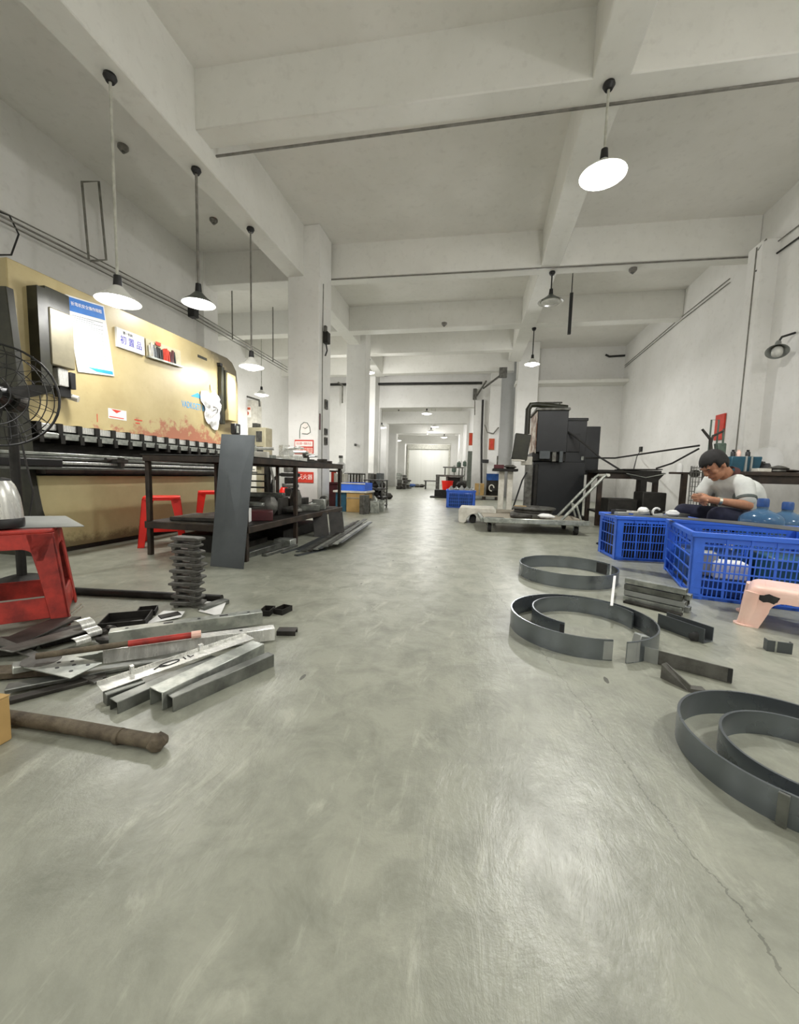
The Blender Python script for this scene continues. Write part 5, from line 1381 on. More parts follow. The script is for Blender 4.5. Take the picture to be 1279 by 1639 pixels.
for (a, b_, c_, d_, mt) in ((909, 919, 696, 700, 'sheet_pale'), (909, 919, 703, 706, 'sheet_pale'), (914, 921, 709, 718, 'white_paper'), (908, 912, 710, 717, 'grey_print'), (931, 935, 729, 735, 'galv')):
    P((mx_(a, MY+.15), MY+.138, mz_(d_)), (mx_(b_, MY+.15), MY+.15, mz_(c_)), 'switch_plate', mt, .002)
P((mx_(907, MY+.1), MY+.13, mz_(722)), (mx_(928, MY+.1), MY+.15, mz_(693)), 'switch_panel', 'black', .004)
q = atY(912, 690, MY-.0); e = atY(991, 751, 6.6)
solo(MB().tube([(q.x, MY+.12, q.z), (q.x+.2, MY-.1, q.z-.2), ((q.x+e.x)/2+.1, MY-.2, (q.z+e.z)/2-.12), (e.x, 6.6, e.z)], .014, 8), 'power_hose', 'cable', 'black hose sagging from the punch press to the right bench', 'hose')
MB().tube([(mx_(845, 6.8), 6.8, mz_(757)), (mx_(838, 6.8), 6.75, mz_(770)), (mx_(822, 6.8), 6.7, .06)], .013, 8).build('lever', 'black', None)
o = bpy.data.objects['lever']; o.parent = pp; o.location = (-ox, -MY, 0)

# ================================================================== BENCHES ALONG THE RIGHT WALL
def bench(name, lab, x0, x1, y0, y1, z, mat, legs=True, shelf=None):
    t = thing(name, lab, 'bench', ((x0+x1)/2, (y0+y1)/2, 0)); hx, hy = (x1-x0)/2, (y1-y0)/2
    bxpart(t, 'bench_top', mat, (-hx, -hy, z-.04), (hx, hy, z))
    for x in (-hx+.05, hx-.05):
        for y in (-hy+.05, hy-.05): MB().bx((x-.03, y-.03, 0), (x+.03, y+.03, z-.04)).build('leg', 'brown_steel', t)
    for y in (-hy+.05, hy-.05): bxpart(t, 'apron', 'brown_steel', (-hx+.08, y-.015, z-.12), (hx-.08, y+.015, z-.04), .002)
    if shelf: bxpart(t, 'shelf', 'black_steel', (-hx+.05, -hy+.05, shelf), (hx-.05, hy-.05, shelf+.03))
    return t
zA = atY(1000, 753, 6.4).z
xa0, xa1 = atY(948, 753, 6.5).x, atY(1045, 753, 6.5).x
bench('work_bench', 'dark work bench between the punch press and the right wall', xa0, xa1, 6.2, 6.9, zA, 'black_steel', shelf=.18)
P0 = atY(1000, 757, 6.15); P1 = atY(1062, 757, 6.15)
solo(MB().add([(P0.x, 6.18, zA+.004), (P1.x, 6.18, zA+.012), (P1.x+.05, 6.5, zA+.012), (P0.x, 6.6, zA+.004), (P0.x, 6.18, zA+.018), (P1.x, 6.18, zA+.026), (P1.x+.05, 6.5, zA+.026), (P0.x, 6.6, zA+.018)], [(3, 2, 1, 0), (4, 5, 6, 7), (0, 1, 5, 4), (1, 2, 6, 5), (2, 3, 7, 6), (3, 0, 4, 7)]), 'metal_sheet', 'black_steel', 'thin dark sheet overhanging the right end of the dark work bench', 'sheet')
vt = thing('chute', 'shallow dark V chute under the overhanging sheet at the bench end', 'chute', ((P0.x+P1.x)/2, 6.1, 0)); hx = (P1.x-P0.x)/2
MB().add([(-hx, -.02, zA-.05), (hx, -.02, zA-.03), (hx*.55, -.02, zA-.17), (-hx*.6, -.02, zA-.12), (-hx, .05, zA-.05), (hx, .05, zA-.03), (hx*.55, .05, zA-.17), (-hx*.6, .05, zA-.12)], [(0, 1, 2, 3), (7, 6, 5, 4), (0, 4, 5, 1), (1, 5, 6, 2), (2, 6, 7, 3), (3, 7, 4, 0)]).build('trough', 'black_steel', vt)
MB().tube([(-hx, -.025, zA-.05), (0, -.025, zA-.10), (hx, -.025, zA-.04)], .006, 6).build('rim', 'galv', vt)
MB().bx((-.06, -.03, 0), (.02, .05, zA-.13)).build('stand', 'black_steel', vt)
c0, c1 = atY(1014, 790, 6.05), atY(1050, 790, 6.05)
solo(MB().bx((c0.x, 5.72, 0), (c1.x, 6.05, .52)), 'dark_bin', 'black_steel', 'dark square bin under the chute by the right wall', 'bin', bevel=.01)
c0, c1 = atY(965, 800, 6.0), atY(1010, 800, 6.0)
solo(MB().bx((c0.x, 5.75, 0), (c1.x, 6.1, .42)), 'dark_crate', 'black_steel', 'dark box on the floor before the dark work bench', 'crate', bevel=.01)
# stand with a cross arm and a white cap
c = atY(1092, 800, 5.6)
t = thing('material_stand', 'thin dark stand with a cross arm and a white cap, left of the seated man', 'stand', (c.x, 5.6, 0)); zz = atY(1092, 759, 5.6).z
MB().bx((-.028, -.028, .012), (.028, .028, zz)).build('post', 'brown_steel', t); bxpart(t, 'base', 'brown_steel', (-.16, -.16, 0), (.16, .16, .012), 0)
bxpart(t, 'arm', 'brown_steel', (-.17, -.025, zz), (.13, .025, zz+.025)); MB().cyl((.11, -.04, zz+.012), (.11, .04, zz+.012), .045, None, 16).build('roller', 'black_steel', t)
MB().lathe([(0, 0), (.035, 0), (.035, .07), (.022, .105), (0, .115)], 16, Matrix.Translation((-.06, 0, zz+.025))).build('cap', 'white_paper', t)
# roll of wire mesh
c = atY(1117, 812, 5.2); zz = atY(1117, 746, 5.2).z
wr = MB()
for i in range(20):
    a = 2*PI*i/20; wr.tube([(c.x+.10*math.cos(a), 5.2+.10*math.sin(a), 0), (c.x+.10*math.cos(a+.1), 5.2+.10*math.sin(a+.1), zz)], .003, 5)
for j in range(16):
    z = .02+(zz-.04)*j/15; wr.tube([(c.x+.10*math.cos(2*PI*i/20), 5.2+.10*math.sin(2*PI*i/20), z) for i in range(20)], .003, 5, True)
solo(wr, 'wire_mesh_roll', 'iron', 'upright roll of grey wire mesh behind the seated man\'s hands', 'mesh roll')
# bench behind the man
zB = atY(1230, 756, 4.9).z
xb0, xb1 = atY(1165, 756, 5.0).x, wx(5)-.04
bench('work_bench', 'brown work bench against the right wall behind the seated man', xb0, xb1, 4.72, 5.25, zB, 'brown_steel')
def onb(px, y=4.95): return atY(px, 745, y).x
bn = thing('tool_bin', 'dark blue bin strapped with pale bands on the brown bench', 'bin', ((onb(1163)+onb(1212))/2, 5.0, zB)); hx = (onb(1212)-onb(1163))/2
MB().add([(-hx*.92, -.11, 0), (hx*.92, -.11, 0), (hx*.92, .11, 0), (-hx*.92, .11, 0), (-hx, -.13, .16), (hx, -.13, .16), (hx, .13, .16), (-hx, .13, .16)], [(3, 2, 1, 0), (0, 1, 5, 4), (1, 2, 6, 5), (2, 3, 7, 6), (3, 0, 4, 7), (4, 5, 6, 7)]).build('tub', 'teal', bn, bevel=.008)
for x in (-hx*.05, hx*.3): MB().bx((x-.008, -.135, .0), (x+.008, -.115, .165)).build('band', 'sheet_pale', bn)
for i, px in enumerate((1176, 1185, 1200)):
    solo(MB().lathe([(0, 0), (.022, 0), (.022, .05), (.012, .06), (.014, .075), (0, .075)], 12, Matrix.Translation((onb(px), 5.0, zB+.162))), 'spray_can', ('black', 'pink_plastic', 'black')[i], ('black topped can at the left on the blue bin', 'pink topped can in the middle on the blue bin', 'black topped can at the right on the blue bin')[i], 'can', 'cans on the blue bin', ang=50)
solo(MB().bx((onb(1193), 4.74, zB), (onb(1214), 4.85, zB+.035)), 'white_block', 'white_paint', 'white slab at the front of the brown bench', 'block', bevel=.004)
solo(MB().rock((onb(1221), 4.98, zB+.055), (.07, .09, .055), 31, .2, 10, 7), 'dark_bundle', 'black', 'dark bundle right of the blue bin on the brown bench', 'bundle')
solo(MB().rock((onb(1238), 4.88, zB+.035), (.10, .07, .033), 32, .2, 10, 7), 'grey_casting', 'iron', 'grey casting right of the dark bundle on the brown bench', 'part')
solo(MB().rock((onb(1256), 4.9, zB+.018), (.11, .08, .016), 33, .15, 12, 7), 'flat_casting', 'brown_steel', 'flat brown casting at the right end of the brown bench', 'part')
k = NT('clear_plastic_film'); k.b.inputs['Base Color'].default_value = (.95, .96, .96, 1); k.b.inputs['Roughness'].default_value = .35; k.b.inputs['Alpha'].default_value = .13; M['film'] = k.m
solo(MB().rock((onb(1228, 5.12), 5.12, zB+.14), (.14, .10, .14), 34, .08, 16, 10), 'plastic_bag', 'film', 'clear plastic bag standing at the back of the brown bench', 'bag', ang=80)
# tools and plaque near the pilaster
def onw(px, py, off=.0):
    d = ray(px, py); y = 6.0
    for _ in range(20): y = (wx(y)-off)/(d.x/d.y)
    return Vector((wx(y)-off, y, CAM_H+d.z*y/d.y))
q0, q1 = onw(1147, 665, .02), onw(1157, 703, .02)
solo(MB().bx((q0.x-.012, min(q0.y, q1.y), q1.z), (q0.x+.012, max(q0.y, q1.y), q0.z)), 'wall_plaque', 'red_print', 'narrow red plaque on the right wall beside the pilaster', 'plaque', bevel=.002)
q0, q1 = atY(1139, 672, 5.9), atY(1146, 722, 5.9)
fm = MB(); fm.tube([(q0.x, 5.9, q1.z), (q0.x, 5.9, q0.z), (q1.x, 5.9, q0.z), (q1.x, 5.9, q1.z)], .010, 6)
zS = atY(1140, 725, 5.9).z
tb = thing('tool_stand', 'dark stand of forked tools and a thin frame rising behind the man\'s head', 'stand', (q0.x, 5.9, 0))
o = fm.build('wire_frame', 'green_grey', tb, loc=(q0.x, 5.9, 0)); o.location = (0, 0, 0)
MB().bx((-.12, -.06, 0), (.14, .08, .04)).bx((-.04, -.03, .04), (.04, .03, zS)).build('post', 'dark_scrap', tb)
def rel(px, py, y=5.85): v = atY(px, py, y); return Vector((v.x-q0.x, y-5.9, v.z))
MB().tube([rel(1138, 722), rel(1137, 703), rel(1124, 687)], .022, 8, False, .015).build('fork', 'dark_scrap', tb)
MB().tube([rel(1138, 708), rel(1141, 698), rel(1158, 690), rel(1159, 686)], .018, 8, False, .01).build('fork', 'dark_scrap', tb)
MB().tube([rel(1157, 712), rel(1158, 688)], .012, 8).build('rod', 'green_grey', tb)
MB().add([rel(1149, 709)+Vector((0, 0, 0)), rel(1164, 709), rel(1162, 730), rel(1151, 730), rel(1149, 709)+Vector((0, .1, 0)), rel(1164, 709)+Vector((0, .1, 0)), rel(1162, 730)+Vector((0, .1, 0)), rel(1151, 730)+Vector((0, .1, 0))], [(0, 1, 2, 3), (7, 6, 5, 4), (0, 4, 5, 1), (1, 5, 6, 2), (2, 6, 7, 3), (3, 7, 4, 0)]).build('green_box', 'green_grey', tb, bevel=.01)
MB().bx((.1, -.02, .04), (.16, .04, rel(1157, 730).z)).build('box_post', 'dark_scrap', tb)
# water jugs behind the big crate
k = NT('blue_jug_plastic'); k.b.inputs['Base Color'].default_value = (.05, .13, .24, 1); k.b.inputs['Roughness'].default_value = .15; k.b.inputs['Alpha'].default_value = .72; k.b.inputs['IOR'].default_value = 1.45; M['jug'] = k.m
def jug(px, y, lab, lying=False, s=1.0):
    c = atY(px, 830, y)
    if lying:
        t = thing('water_jug', lab, 'jug', (c.x, y, .135*s)); mq = Matrix.Rotation(PI/2, 4, 'Y')
    else: t = thing('water_jug', lab, 'jug', (c.x, y, 0)); mq = Matrix.Identity(4)
    mq = mq @ Matrix.Diagonal((1, 1, s, 1))
    z0 = -.19 if lying else 0
    pr = [(0, 0), (.12, 0), (.135, .012), (.135, .08), (.130, .086), (.135, .092), (.135, .17), (.130, .176), (.135, .182), (.135, .285), (.128, .305), (.105, .325), (.06, .340), (.034, .352), (.032, .40), (0, .40)]
    MB().lathe([(r, z+z0) for r, z in pr], 28, mq).build('bottle', 'jug', t, ang=50)
    MB().lathe([(r, z+z0) for r, z in [(.036, .365), (.036, .402), (.030, .41), (0, .41)]], 18, mq).build('cap', 'blue_drum', t, ang=50)
jug(1219, 3.44, 'slim blue water jug standing right behind the seated man', False, 1.36)
jug(1259, 3.58, 'large blue water jug standing right of the slim one', False, 1.3)
jug(1316, 3.66, 'blue water jug cut by the right edge', False, 1.2)
# ================================================================== WALL LAMP, CABLES, SENSORS
q = onw(1246, 548, .16)
wlp = thing('wall_reflector_lamp', 'unlit reflector lamp with a pale bulb on the right wall', 'lamp', q)
mz = Matrix.Rotation(math.radians(200), 4, 'Y') @ Matrix.Rotation(.5, 4, 'X')
MB().lathe([(.02, -.02), (.03, .0), (.035, .06), (.05, .09), (.11, .15), (.12, .165), (.113, .165), (.045, .095), (.02, .06)], 24, mz, True).build('reflector', 'sheet_pale', wlp, ang=60)
MB().lathe([(0, .06), (.04, .09), (.06, .15), (.055, .21), (0, .24)], 20, mz).build('bulb', 'bulb_off', wlp, ang=70)
MB().tube([(0, 0, 0), (.02, -.02, .06), (.15, -.04, .10)], .014, 8).build('arm', 'black', wlp)
def cable(pts, r, lab, mat='cable', name='cable', cat='cable', grp=None):
    return solo(MB().tube(pts, r, 8), name, mat, lab, cat, grp)
cable([onw(1000, 585, .02), onw(1090, 508, .02), onw(1168, 446, .02)], .008, 'upper of two thin cables running along the right wall to the pilaster', 'cable_grey')
cable([onw(1000, 588, .02), onw(1090, 513, .02), onw(1168, 452, .02)], .008, 'lower of two thin cables running along the right wall to the pilaster', 'cable_grey')
px_ = wx(6.7)-.205
cable([Vector((px_, 6.75, 3.95)), Vector((px_, 6.75, .9))], .009, 'thin vertical conduit down the left face of the pilaster', 'cable_grey', 'conduit', 'conduit')
cable([Vector((px_, 6.72, 3.62)), onw(1240, 408, .03), onw(1290, 372, .02)], .012, 'black cable sagging from the pilaster toward the upper right', 'cable')
cable([Vector((px_, 6.72, 3.9)), Vector((px_+.02, 6.6, 3.98)), onw(1225, 402, .03), onw(1290, 352, .02)], .008, 'thin cable along the wall above the sagging black one', 'cable_grey')
q = onw(1026, 719, .02); sk = thing('wall_socket', 'dark socket box on the right wall above the work bench', 'socket', q)
bxpart(sk, 'box', 'black', (-.03, -.06, -.06), (.03, .06, .06)); bxpart(sk, 'face', 'iron', (-.034, -.045, -.045), (-.03, .045, .045), 0)
cable([q+Vector((-.02, 0, -.06)), q+Vector((-.15, -.2, -.2)), Vector((atY(1014, 752, 6.7).x, 6.7, zA+.01))], .010, 'short cable from the wall socket down to the work bench')
a = atY(938, 733, 7.0); b = atY(1120, 713, 5.9)
cable([a, a.lerp(b, .3)+Vector((0, 0, -.05)), a.lerp(b, .7)+Vector((0, 0, -.02)), b], .012, 'black cable stretched from the punch press to the tool stand')
a = atY(1050, 753, 6.3); b = atY(1119, 718, 5.9)
cable([Vector((a.x, 6.3, zA+.035)), a.lerp(b, .4)+Vector((0, 0, -.015)), b], .012, 'second black cable from the work bench up to the tool stand')
q = atY(915, 469, 7.6)
solo(MB().bx((q.x-.025, 7.58, atY(915, 535, 7.6).z), (q.x+.025, 7.62, q.z+.0)).tube([(q.x, 7.6, q.z-.01), (q.x, 7.6, CEIL)], .008, 6), 'hanging_rod', 'black', 'black bar hanging from the ceiling right of the unlit lamp', 'bar')
q = atY(975, 571, 12.9); solo(MB().tube([(q.x-.1, 12.9, q.z+.06), (q.x, 12.88, q.z), (q.x+.42, 12.9, q.z+.02)], .03, 6), 'pipe_bracket', 'black', 'short bent black pipe high on the back wall', 'bracket')
for (px, py, z, lab) in ((1013, 433, BEAM, 'small round detector under the second cross beam on the right'), (711, 519, BEAM, 'small dark detector under the third cross beam over the aisle'), (197, 238, CEIL, 'round detector on the left bay ceiling behind the nearest lamp rod'), (342, 354, CEIL, 'small round detector on the left bay ceiling right of the second lamp rod')):
    q = at(px, py, z-.03); t = thing('ceiling_detector', lab, 'detector', (q.x, q.y, z))
    MB().lathe([(0, 0), (.06, 0), (.06, -.03), (.035, -.06), (0, -.06)], 18).build('body', 'rod_grey', t); MB().lathe([(0, -.06), (.02, -.06), (.015, -.08), (0, -.08)], 12).build('sensor', 'iron', t)
# ---- left bay services
XL = -5.1
def onl(px, py, x=XL): return atX(px, py, x)
for i, (dy, r, mt) in enumerate(((0, .009, 'cable_grey'), (8, .012, 'rod_grey'), (16, .009, 'cable_grey'))):
    a, b = onl(-30, 322+dy), onl(305, 494+dy*.8)
    cable([a, onl(150, 412+dy), b, atX(318, 503+dy*.7, -5.0), atX(460, 588+dy*.5, -4.98)], r, ('top', 'middle', 'bottom')[i]+' conduit of the bundle running along the left wall', mt, 'conduit', 'conduit', 'conduit bundle on the left wall')
for i, (p, q_) in enumerate((((132, 290), (140, 414)), ((160, 290), (170, 416)))):
    pass
a, b, c_, d_ = onl(142, 414), onl(131, 291), onl(158, 290), onl(170, 416)
cable([a, b, c_, d_, a+Vector((0, .02, -.02))], .014, 'grey pipe loop hung on the left wall above the press brake', 'cable_grey', 'pipe_loop', 'pipe')
cable([onl(-20, 332), onl(15, 345), onl(30, 375), onl(18, 408), onl(-20, 408)], .009, 'black cable loop on the left wall at the left edge')
q = atX(308, 497, -5.0); solo(MB().bx((q.x-.05, q.y-.06, q.z-.12), (q.x+.08, q.y+.06, q.z+.10)), 'conduit_clamp', 'black', 'black clamp bracket holding the conduit bundle at the wall corner', 'clamp', bevel=.006)
for i, px in enumerate((372, 437)):
    q = atX(px, 535+(px-372)*.58, -4.98)
    cable([Vector((q.x, q.y, CEIL-.02)), q+Vector((0, 0, -.1))], .014, ('nearer', 'farther')[i]+' hanger rod of the conduit bundle left of the tall column', 'cable_grey', 'hanger_rod', 'rod')
# dark pipe across the far end of the hall
a, b = atY(384, 617, 14.1), atY(772, 613, 14.1)
cable([a, a.lerp(b, .33), b], .045, 'dark pipe running across the hall above the wide doorway', 'cable', 'overhead_pipe', 'pipe')
for i, (px, py, py2) in enumerate(((433, 615, 640), (541, 612, 645), (587, 625, 645))):
    q = atY(px, py, 14.05); e = atY(px+7, py2, 14.05)
    cable([q, Vector((e.x, 14.05, q.z-.1)), e], .03, ('leftmost', 'middle', 'rightmost')[i]+' short drop pipe under the dark overhead pipe', 'cable_grey', 'drop_pipe', 'pipe')
q = atY(806, 596, 12.2); t = thing('junction_box', 'grey junction box with brackets at the top of the column behind the punch press', 'junction box', (q.x, 12.2, q.z))
bxpart(t, 'box', 'iron', (-.12, -.02, -.14), (.1, .09, .14)); MB().tube([(-.1, 0, -.1), (-.55, 1.6, -.1)], .03, 6).build('arm', 'iron', t)
q = atY(763, 628, 14.0); t = thing('pipe_bracket', 'dark bracket cluster at the right end of the overhead pipe', 'bracket', (q.x, 14.0, q.z))
MB().bx((-.12, .1, -.2), (0, .29, .15)).build('plate', 'iron', t, bevel=.01); MB().tube([(0, .1, -.1), (.3, -.3, .3)], .03, 6).build('brace', 'iron', t); MB().tube([(-.05, 0, -.2), (-.03, 0, -.75)], .02, 6).build('drop', 'cable_grey', t)
cable([atY(776, 680, 13.49), atY(780, 692, 13.47), atY(790, 694, 13.46), atY(798, 684, 13.48)], .02, 'grey cable drooping across the column right of the doorway', 'cable_grey')
cable([atY(773, 640, 14.2), atY(771, 700, 14.2), Vector((atY(771, 785, 14.2).x, 14.2, 0))], .035, 'dark vertical pipe beside the right jamb of the doorway', 'cable', 'riser_pipe', 'pipe')

# ================================================================== SIGNS ON THE FIRST COLUMN
def face_y(px, py, y=6.2645): return atY(px, py, y)
def plaque(name, lab, cat, x0, y0, x1, y1, mat, Y=6.2645, th=.012, tilt=0):
    a, b = face_y(x0, y0, Y), face_y(x1, y1, Y)
    t = thing(name, lab, cat, ((a.x+b.x)/2, Y-.001, (a.z+b.z)/2)); w_, h_ = abs(b.x-a.x), abs(a.z-b.z)
    MB().bx((-w_/2, -th, -h_/2), (w_/2, 0, h_/2)).build('board', mat, t, bevel=.002)
    return t, w_, h_
RY = (PI/2, 0, 0)
t, w_, h_ = plaque('safety_sign', 'upper red and white safety sign on the front of the tall column', 'sign', 472, 704, 502, 727, 'red_print')
MB().bx((-w_*.46, -.016, h_*.04), (w_*.46, -.012, h_*.40)).build('white_row', 'white_print', t)
text('安全第一预防为主', h_*.20, 'red_print', t, (0, -.0165, h_*.22), RY, .72)
MB().bx((-w_*.46, -.016, -h_*.44), (w_*.46, -.012, -h_*.06)).build('pink_row', 'pink_plastic', t)
text('严禁堆放', h_*.34, 'red_print', t, (0, -.0165, -h_*.25), RY, .95)
t, w_, h_ = plaque('fire_sign', 'lower red sign with white characters near the foot of the tall column', 'sign', 476, 755, 502, 773, 'red_print')
text('灭火器', h_*.52, 'white_print', t, (0, -.0125, 0), RY, .95)
# pale hand-drawn outline (plain arch) taped above the signs
q0 = face_y(483, 706); arch = [face_y(x, y) for x, y in ((480, 702), (480, 690), (482, 680), (487, 676), (492, 677), (496, 684), (497, 692), (492, 695), (484, 694))]
aw = thing('wall_drawing', 'pale green hand-drawn arch outline above the red and white sign', 'drawing', (arch[4].x, 6.264, arch[4].z))
def al(v): return Vector((v.x-arch[4].x, -.004, v.z-arch[4].z))
MB().tube([al(p) for p in arch], .006, 6).build('outline', 'green_grey', aw)
MB().add([al(p)+Vector((0, .0035, 0)) for p in arch[1:]], [tuple(range(8))]).add([al(p)+Vector((0, .0015, 0)) for p in arch[1:]], [tuple(range(8))]).build('paper', 'white_print', aw)
MB().tube([al(face_y(x, y)) for x, y in ((485, 684), (489, 686), (493, 683))], .005, 6).build('pen_stroke', 'green_grey', aw)
# fittings on the shaded right face of the column
def sx(py, y): return Vector((-2.637, y, atY(516, py, y).z))
v = [sx(455, 6.42), sx(540, 6.40), sx(800, 6.42)]
solo(MB().tube(v, .012, 8), 'conduit', 'cable_grey', 'thin conduit down the right face of the tall column', 'conduit')
q = sx(540, 6.46); t = thing('column_switch', 'black switch gear high on the right face of the tall column', 'switch', q)
MB().bx((0, -.06, -.10), (.09, .07, .08)).build('box', 'black_steel', t, bevel=.006); MB().tube([(.05, -.04, -.08), (.07, -.02, -.22), (.03, 0, -.3)], .012, 6).build('wire', 'cable', t); MB().bx((.03, -.08, .06), (.07, -.02, .16)).build('lever', 'iron', t)
q = sx(675, 6.32); solo(MB().bx((-2.637, 6.29, sx(688, 6.32).z), (-2.627, 6.34, sx(662, 6.32).z)), 'wall_strip', 'maroon', 'narrow maroon strip on the right face of the tall column', 'strip')
for i, (p0, p1) in enumerate(((640, 655), (686, 696), (700, 712))):
    a, b = sx(p0, 6.56), sx(p1, 6.56); t = thing('wall_fitting', ('topmost', 'middle', 'lowest')[i]+' small dark fitting on the right face of the tall column', 'fitting', (-2.637, 6.56, (a.z+b.z)/2)); hh = abs(a.z-b.z)/2
    MB().bx((0, -.05, -hh), (.03, .05, hh)).build('plate', 'iron', t, bevel=.003); MB().bx((.03, -.025, -hh*.6), (.036, .025, hh*.6)).build('window', 'black', t)

# ================================================================== BETWEEN TABLE AND COLUMN
q = atY(411, 735, 5.85); zt = atY(411, 684, 5.85).z; zb = q.z
t = thing('control_cabinet', 'beige control cabinet with a dark panel rising behind the work table', 'cabinet', (q.x, 5.85, 0)); hw = (atY(425, 700, 5.85).x-atY(397, 700, 5.85).x)/2
MB().bx((-hw, 0, zb-.1), (hw, .22, zt)).build('body', 'beige', t, bevel=.01)
MB().bx((-.05*hw, -.006, zb+(zt-zb)*.55), (hw*.62, 0, zb+(zt-zb)*.88)).build('screen', 'iron', t)
MB().bx((-hw*.1, -.008, zb+.02), (hw*.75, 0, zb+(zt-zb)*.40)).build('panel', 'black', t)
for i in range(4): MB().cyl((hw*(.02+.2*i), -.014, zb+.10), (hw*(.02+.2*i), -.008, zb+.10), .014, None, 10).build('button', ('red_print', 'galv', 'galv', 'green_grey')[i], t)
MB().bx((-.045, .06, 0), (.045, .15, zb-.1)).build('post', 'beige', t); MB().bx((-.2, -.1, 0), (.2, .3, .03)).build('base', 'iron', t)
MB().bx((-hw*.6, .03, zt), (-hw*.1, .15, zt+.07)).build('beacon_box', 'iron', t)
# shelf stand with arms seen through the table
q = atY(428, 805, 5.2); t = thing('arm_rack', 'dark upright rack with three flat arms seen through the work table', 'rack', (q.x, 5.2, 0))
zz = atY(428, 745, 5.2).z
MB().bx((-.03, -.03, .02), (.04, .03, zz)).build('upright', 'black_steel', t); MB().bx((-.2, -.15, 0), (.2, .15, .02)).build('foot', 'black_steel', t)
for py in (758, 769, 779, 795):
    z = atY(410, py, 5.2).z; MB().bx((-.30, -.08, z-.018), (.0, .1, z)).build('arm', 'black_steel', t)
MB().tube([(.05, 0, zz-.02), (.10, 0, zz-.2), (.12, -.02, .02)], .018, 8).build('brace', 'iron', t)
q = atY(462, 805, 5.5); t = thing('drill_stand', 'dark stepped column with a curved hose arm seen through the work table', 'machine', (q.x, 5.5, 0))
for i, (w_, py0, py1) in enumerate(((.14, 748, 756), (.24, 757, 763), (.12, 764, 774), (.2, 775, 780), (.11, 781, 800), (.18, 800, 812))):
    MB().bx((-w_/2+.03, -.08, max(.0, atY(462, py1, 5.5).z)), (w_/2+.03, .08, atY(462, py0, 5.5).z)).build(('cap', 'tray', 'neck', 'tray', 'neck', 'foot')[i], ('iron', 'black_steel', 'black_steel', 'iron', 'black_steel', 'iron')[i], t, bevel=.008)
MB().bx((-.06, -.08, 0), (.12, .08, max(.01, atY(462, 812, 5.5).z))).build('plinth', 'black_steel', t)
z = atY(462, 759, 5.5).z
MB().tube([(.0, -.02, z), (-.15, -.02, z-.01), (-.24, -.02, z-.10), (-.27, -.02, z-.26), (-.26, -.02, .01)], .022, 10).build('hose_arm', 'black', t)
q = atY(455, 805, 6.0); t = thing('fire_extinguisher', 'red fire extinguisher at the foot of the tall column behind the table', 'fire extinguisher', (q.x, 6.0, 0))
MB().lathe([(0, 0), (.075, 0), (.08, .02), (.08, .36), (.05, .41), (.025, .43), (0, .43)], 20).build('cylinder', 'red_plastic', t, ang=50); MB().bx((-.03, -.02, .43), (.03, .02, .47)).build('valve', 'black', t); MB().tube([(.03, 0, .45), (.10, 0, .40), (.10, 0, .12)], .012, 8).build('hose', 'black', t); MB().bx((-.05, -.082, .16), (.05, -.079, .28)).build('label', 'white_paper', t)
q = atY(474, 800, 5.95); solo(MB().lathe([(0, 0), (.07, 0), (.07, .2), (.05, .24), (0, .24)], 18, Matrix.Translation((q.x, 5.95, 0))), 'red_canister', 'red_dirty', 'dark red canister right of the fire extinguisher', 'canister', ang=50)
# maroon cabinet and gear right of the column
q = atY(536, 812, 7.5); t = thing('maroon_cabinet', 'tall narrow maroon cabinet with a red and white tube on top, beside the tall column', 'cabinet', (q.x, 7.6, 0))
zt = atY(536, 775, 7.5).z
MB().bx((-.13, -.12, 0), (.06, .12, zt)).build('body', 'maroon', t, bevel=.01); MB().bx((-.15, -.14, zt), (.08, .14, zt+.04)).build('lid', 'maroon', t, bevel=.005)
MB().cyl((-.07, 0, zt+.04), (-.07, 0, zt+.26), .05, None, 14).build('tube', 'red_print', t); MB().cyl((-.02, -.05, zt+.04), (-.02, -.05, zt+.22), .025, None, 10).build('white_tube', 'white_paint', t)
MB().bx((.08, -.05, 0), (.11, -.02, zt+.26)).bx((-.14, -.05, zt+.24), (.11, -.02, zt+.27)).build('frame', 'brown_steel', t)

# ================================================================== LEFT SIDE OF THE AISLE
yb = at(565, 820).y
def gx(px, y): return atY(px, 790, y).x
def gz(px, py, y): return atY(px, py, y).z
x0, x1, x2 = gx(546, yb), gx(554, yb), gx(583, yb)
t = thing('cardboard_box', 'brown cardboard box under the blue tray left of the aisle', 'box', ((x1+x2)/2, yb+.3, 0)); h1 = gz(565, 789, yb)
MB().bx((x1-(x1+x2)/2, -.28, 0), (x2-(x1+x2)/2, .22, h1)).build('carton', 'card', t, bevel=.006); MB().bx((x1-(x1+x2)/2, -.29, h1*.72), (x2-(x1+x2)/2, -.281, h1*.76)).build('tape', 'wood', t)
solo(MB().bx((x0-.12, yb+.05, 0), (x1-.01, yb+.5, h1)), 'teal_panel', 'teal', 'dark teal panel left of the brown cardboard box', 'panel', bevel=.006)
solo(MB().bx((x0-.15, yb, h1), (x2+.04, yb+.55, h1+.035)), 'board', 'white_paint', 'pale board between the cardboard box and the blue tray', 'board', bevel=.004)
t = thing('blue_tray', 'shallow blue plastic tray on the pale board left of the aisle', 'tray', ((x0+x2)/2-.02, yb+.27, h1+.035)); hw = (x2-x0)/2+.02; hh = gz(565, 773, yb)-h1-.035
b = MB().bx((-hw, -.25, 0), (hw, -.235, hh)).bx((-hw, .235, 0), (hw, .25, hh)).bx((-hw, -.235, 0), (-hw+.015, .235, hh)).bx((hw-.015, -.235, 0), (hw, .235, hh)); b.build('wall', 'blue_crate', t)
MB().bx((-hw+.015, -.235, 0), (hw-.015, .235, .02)).build('bottom', 'blue_crate', t); MB().bx((-hw-.01, -.262, hh-.02), (hw+.01, -.25, hh)).build('rim', 'white_paint', t)
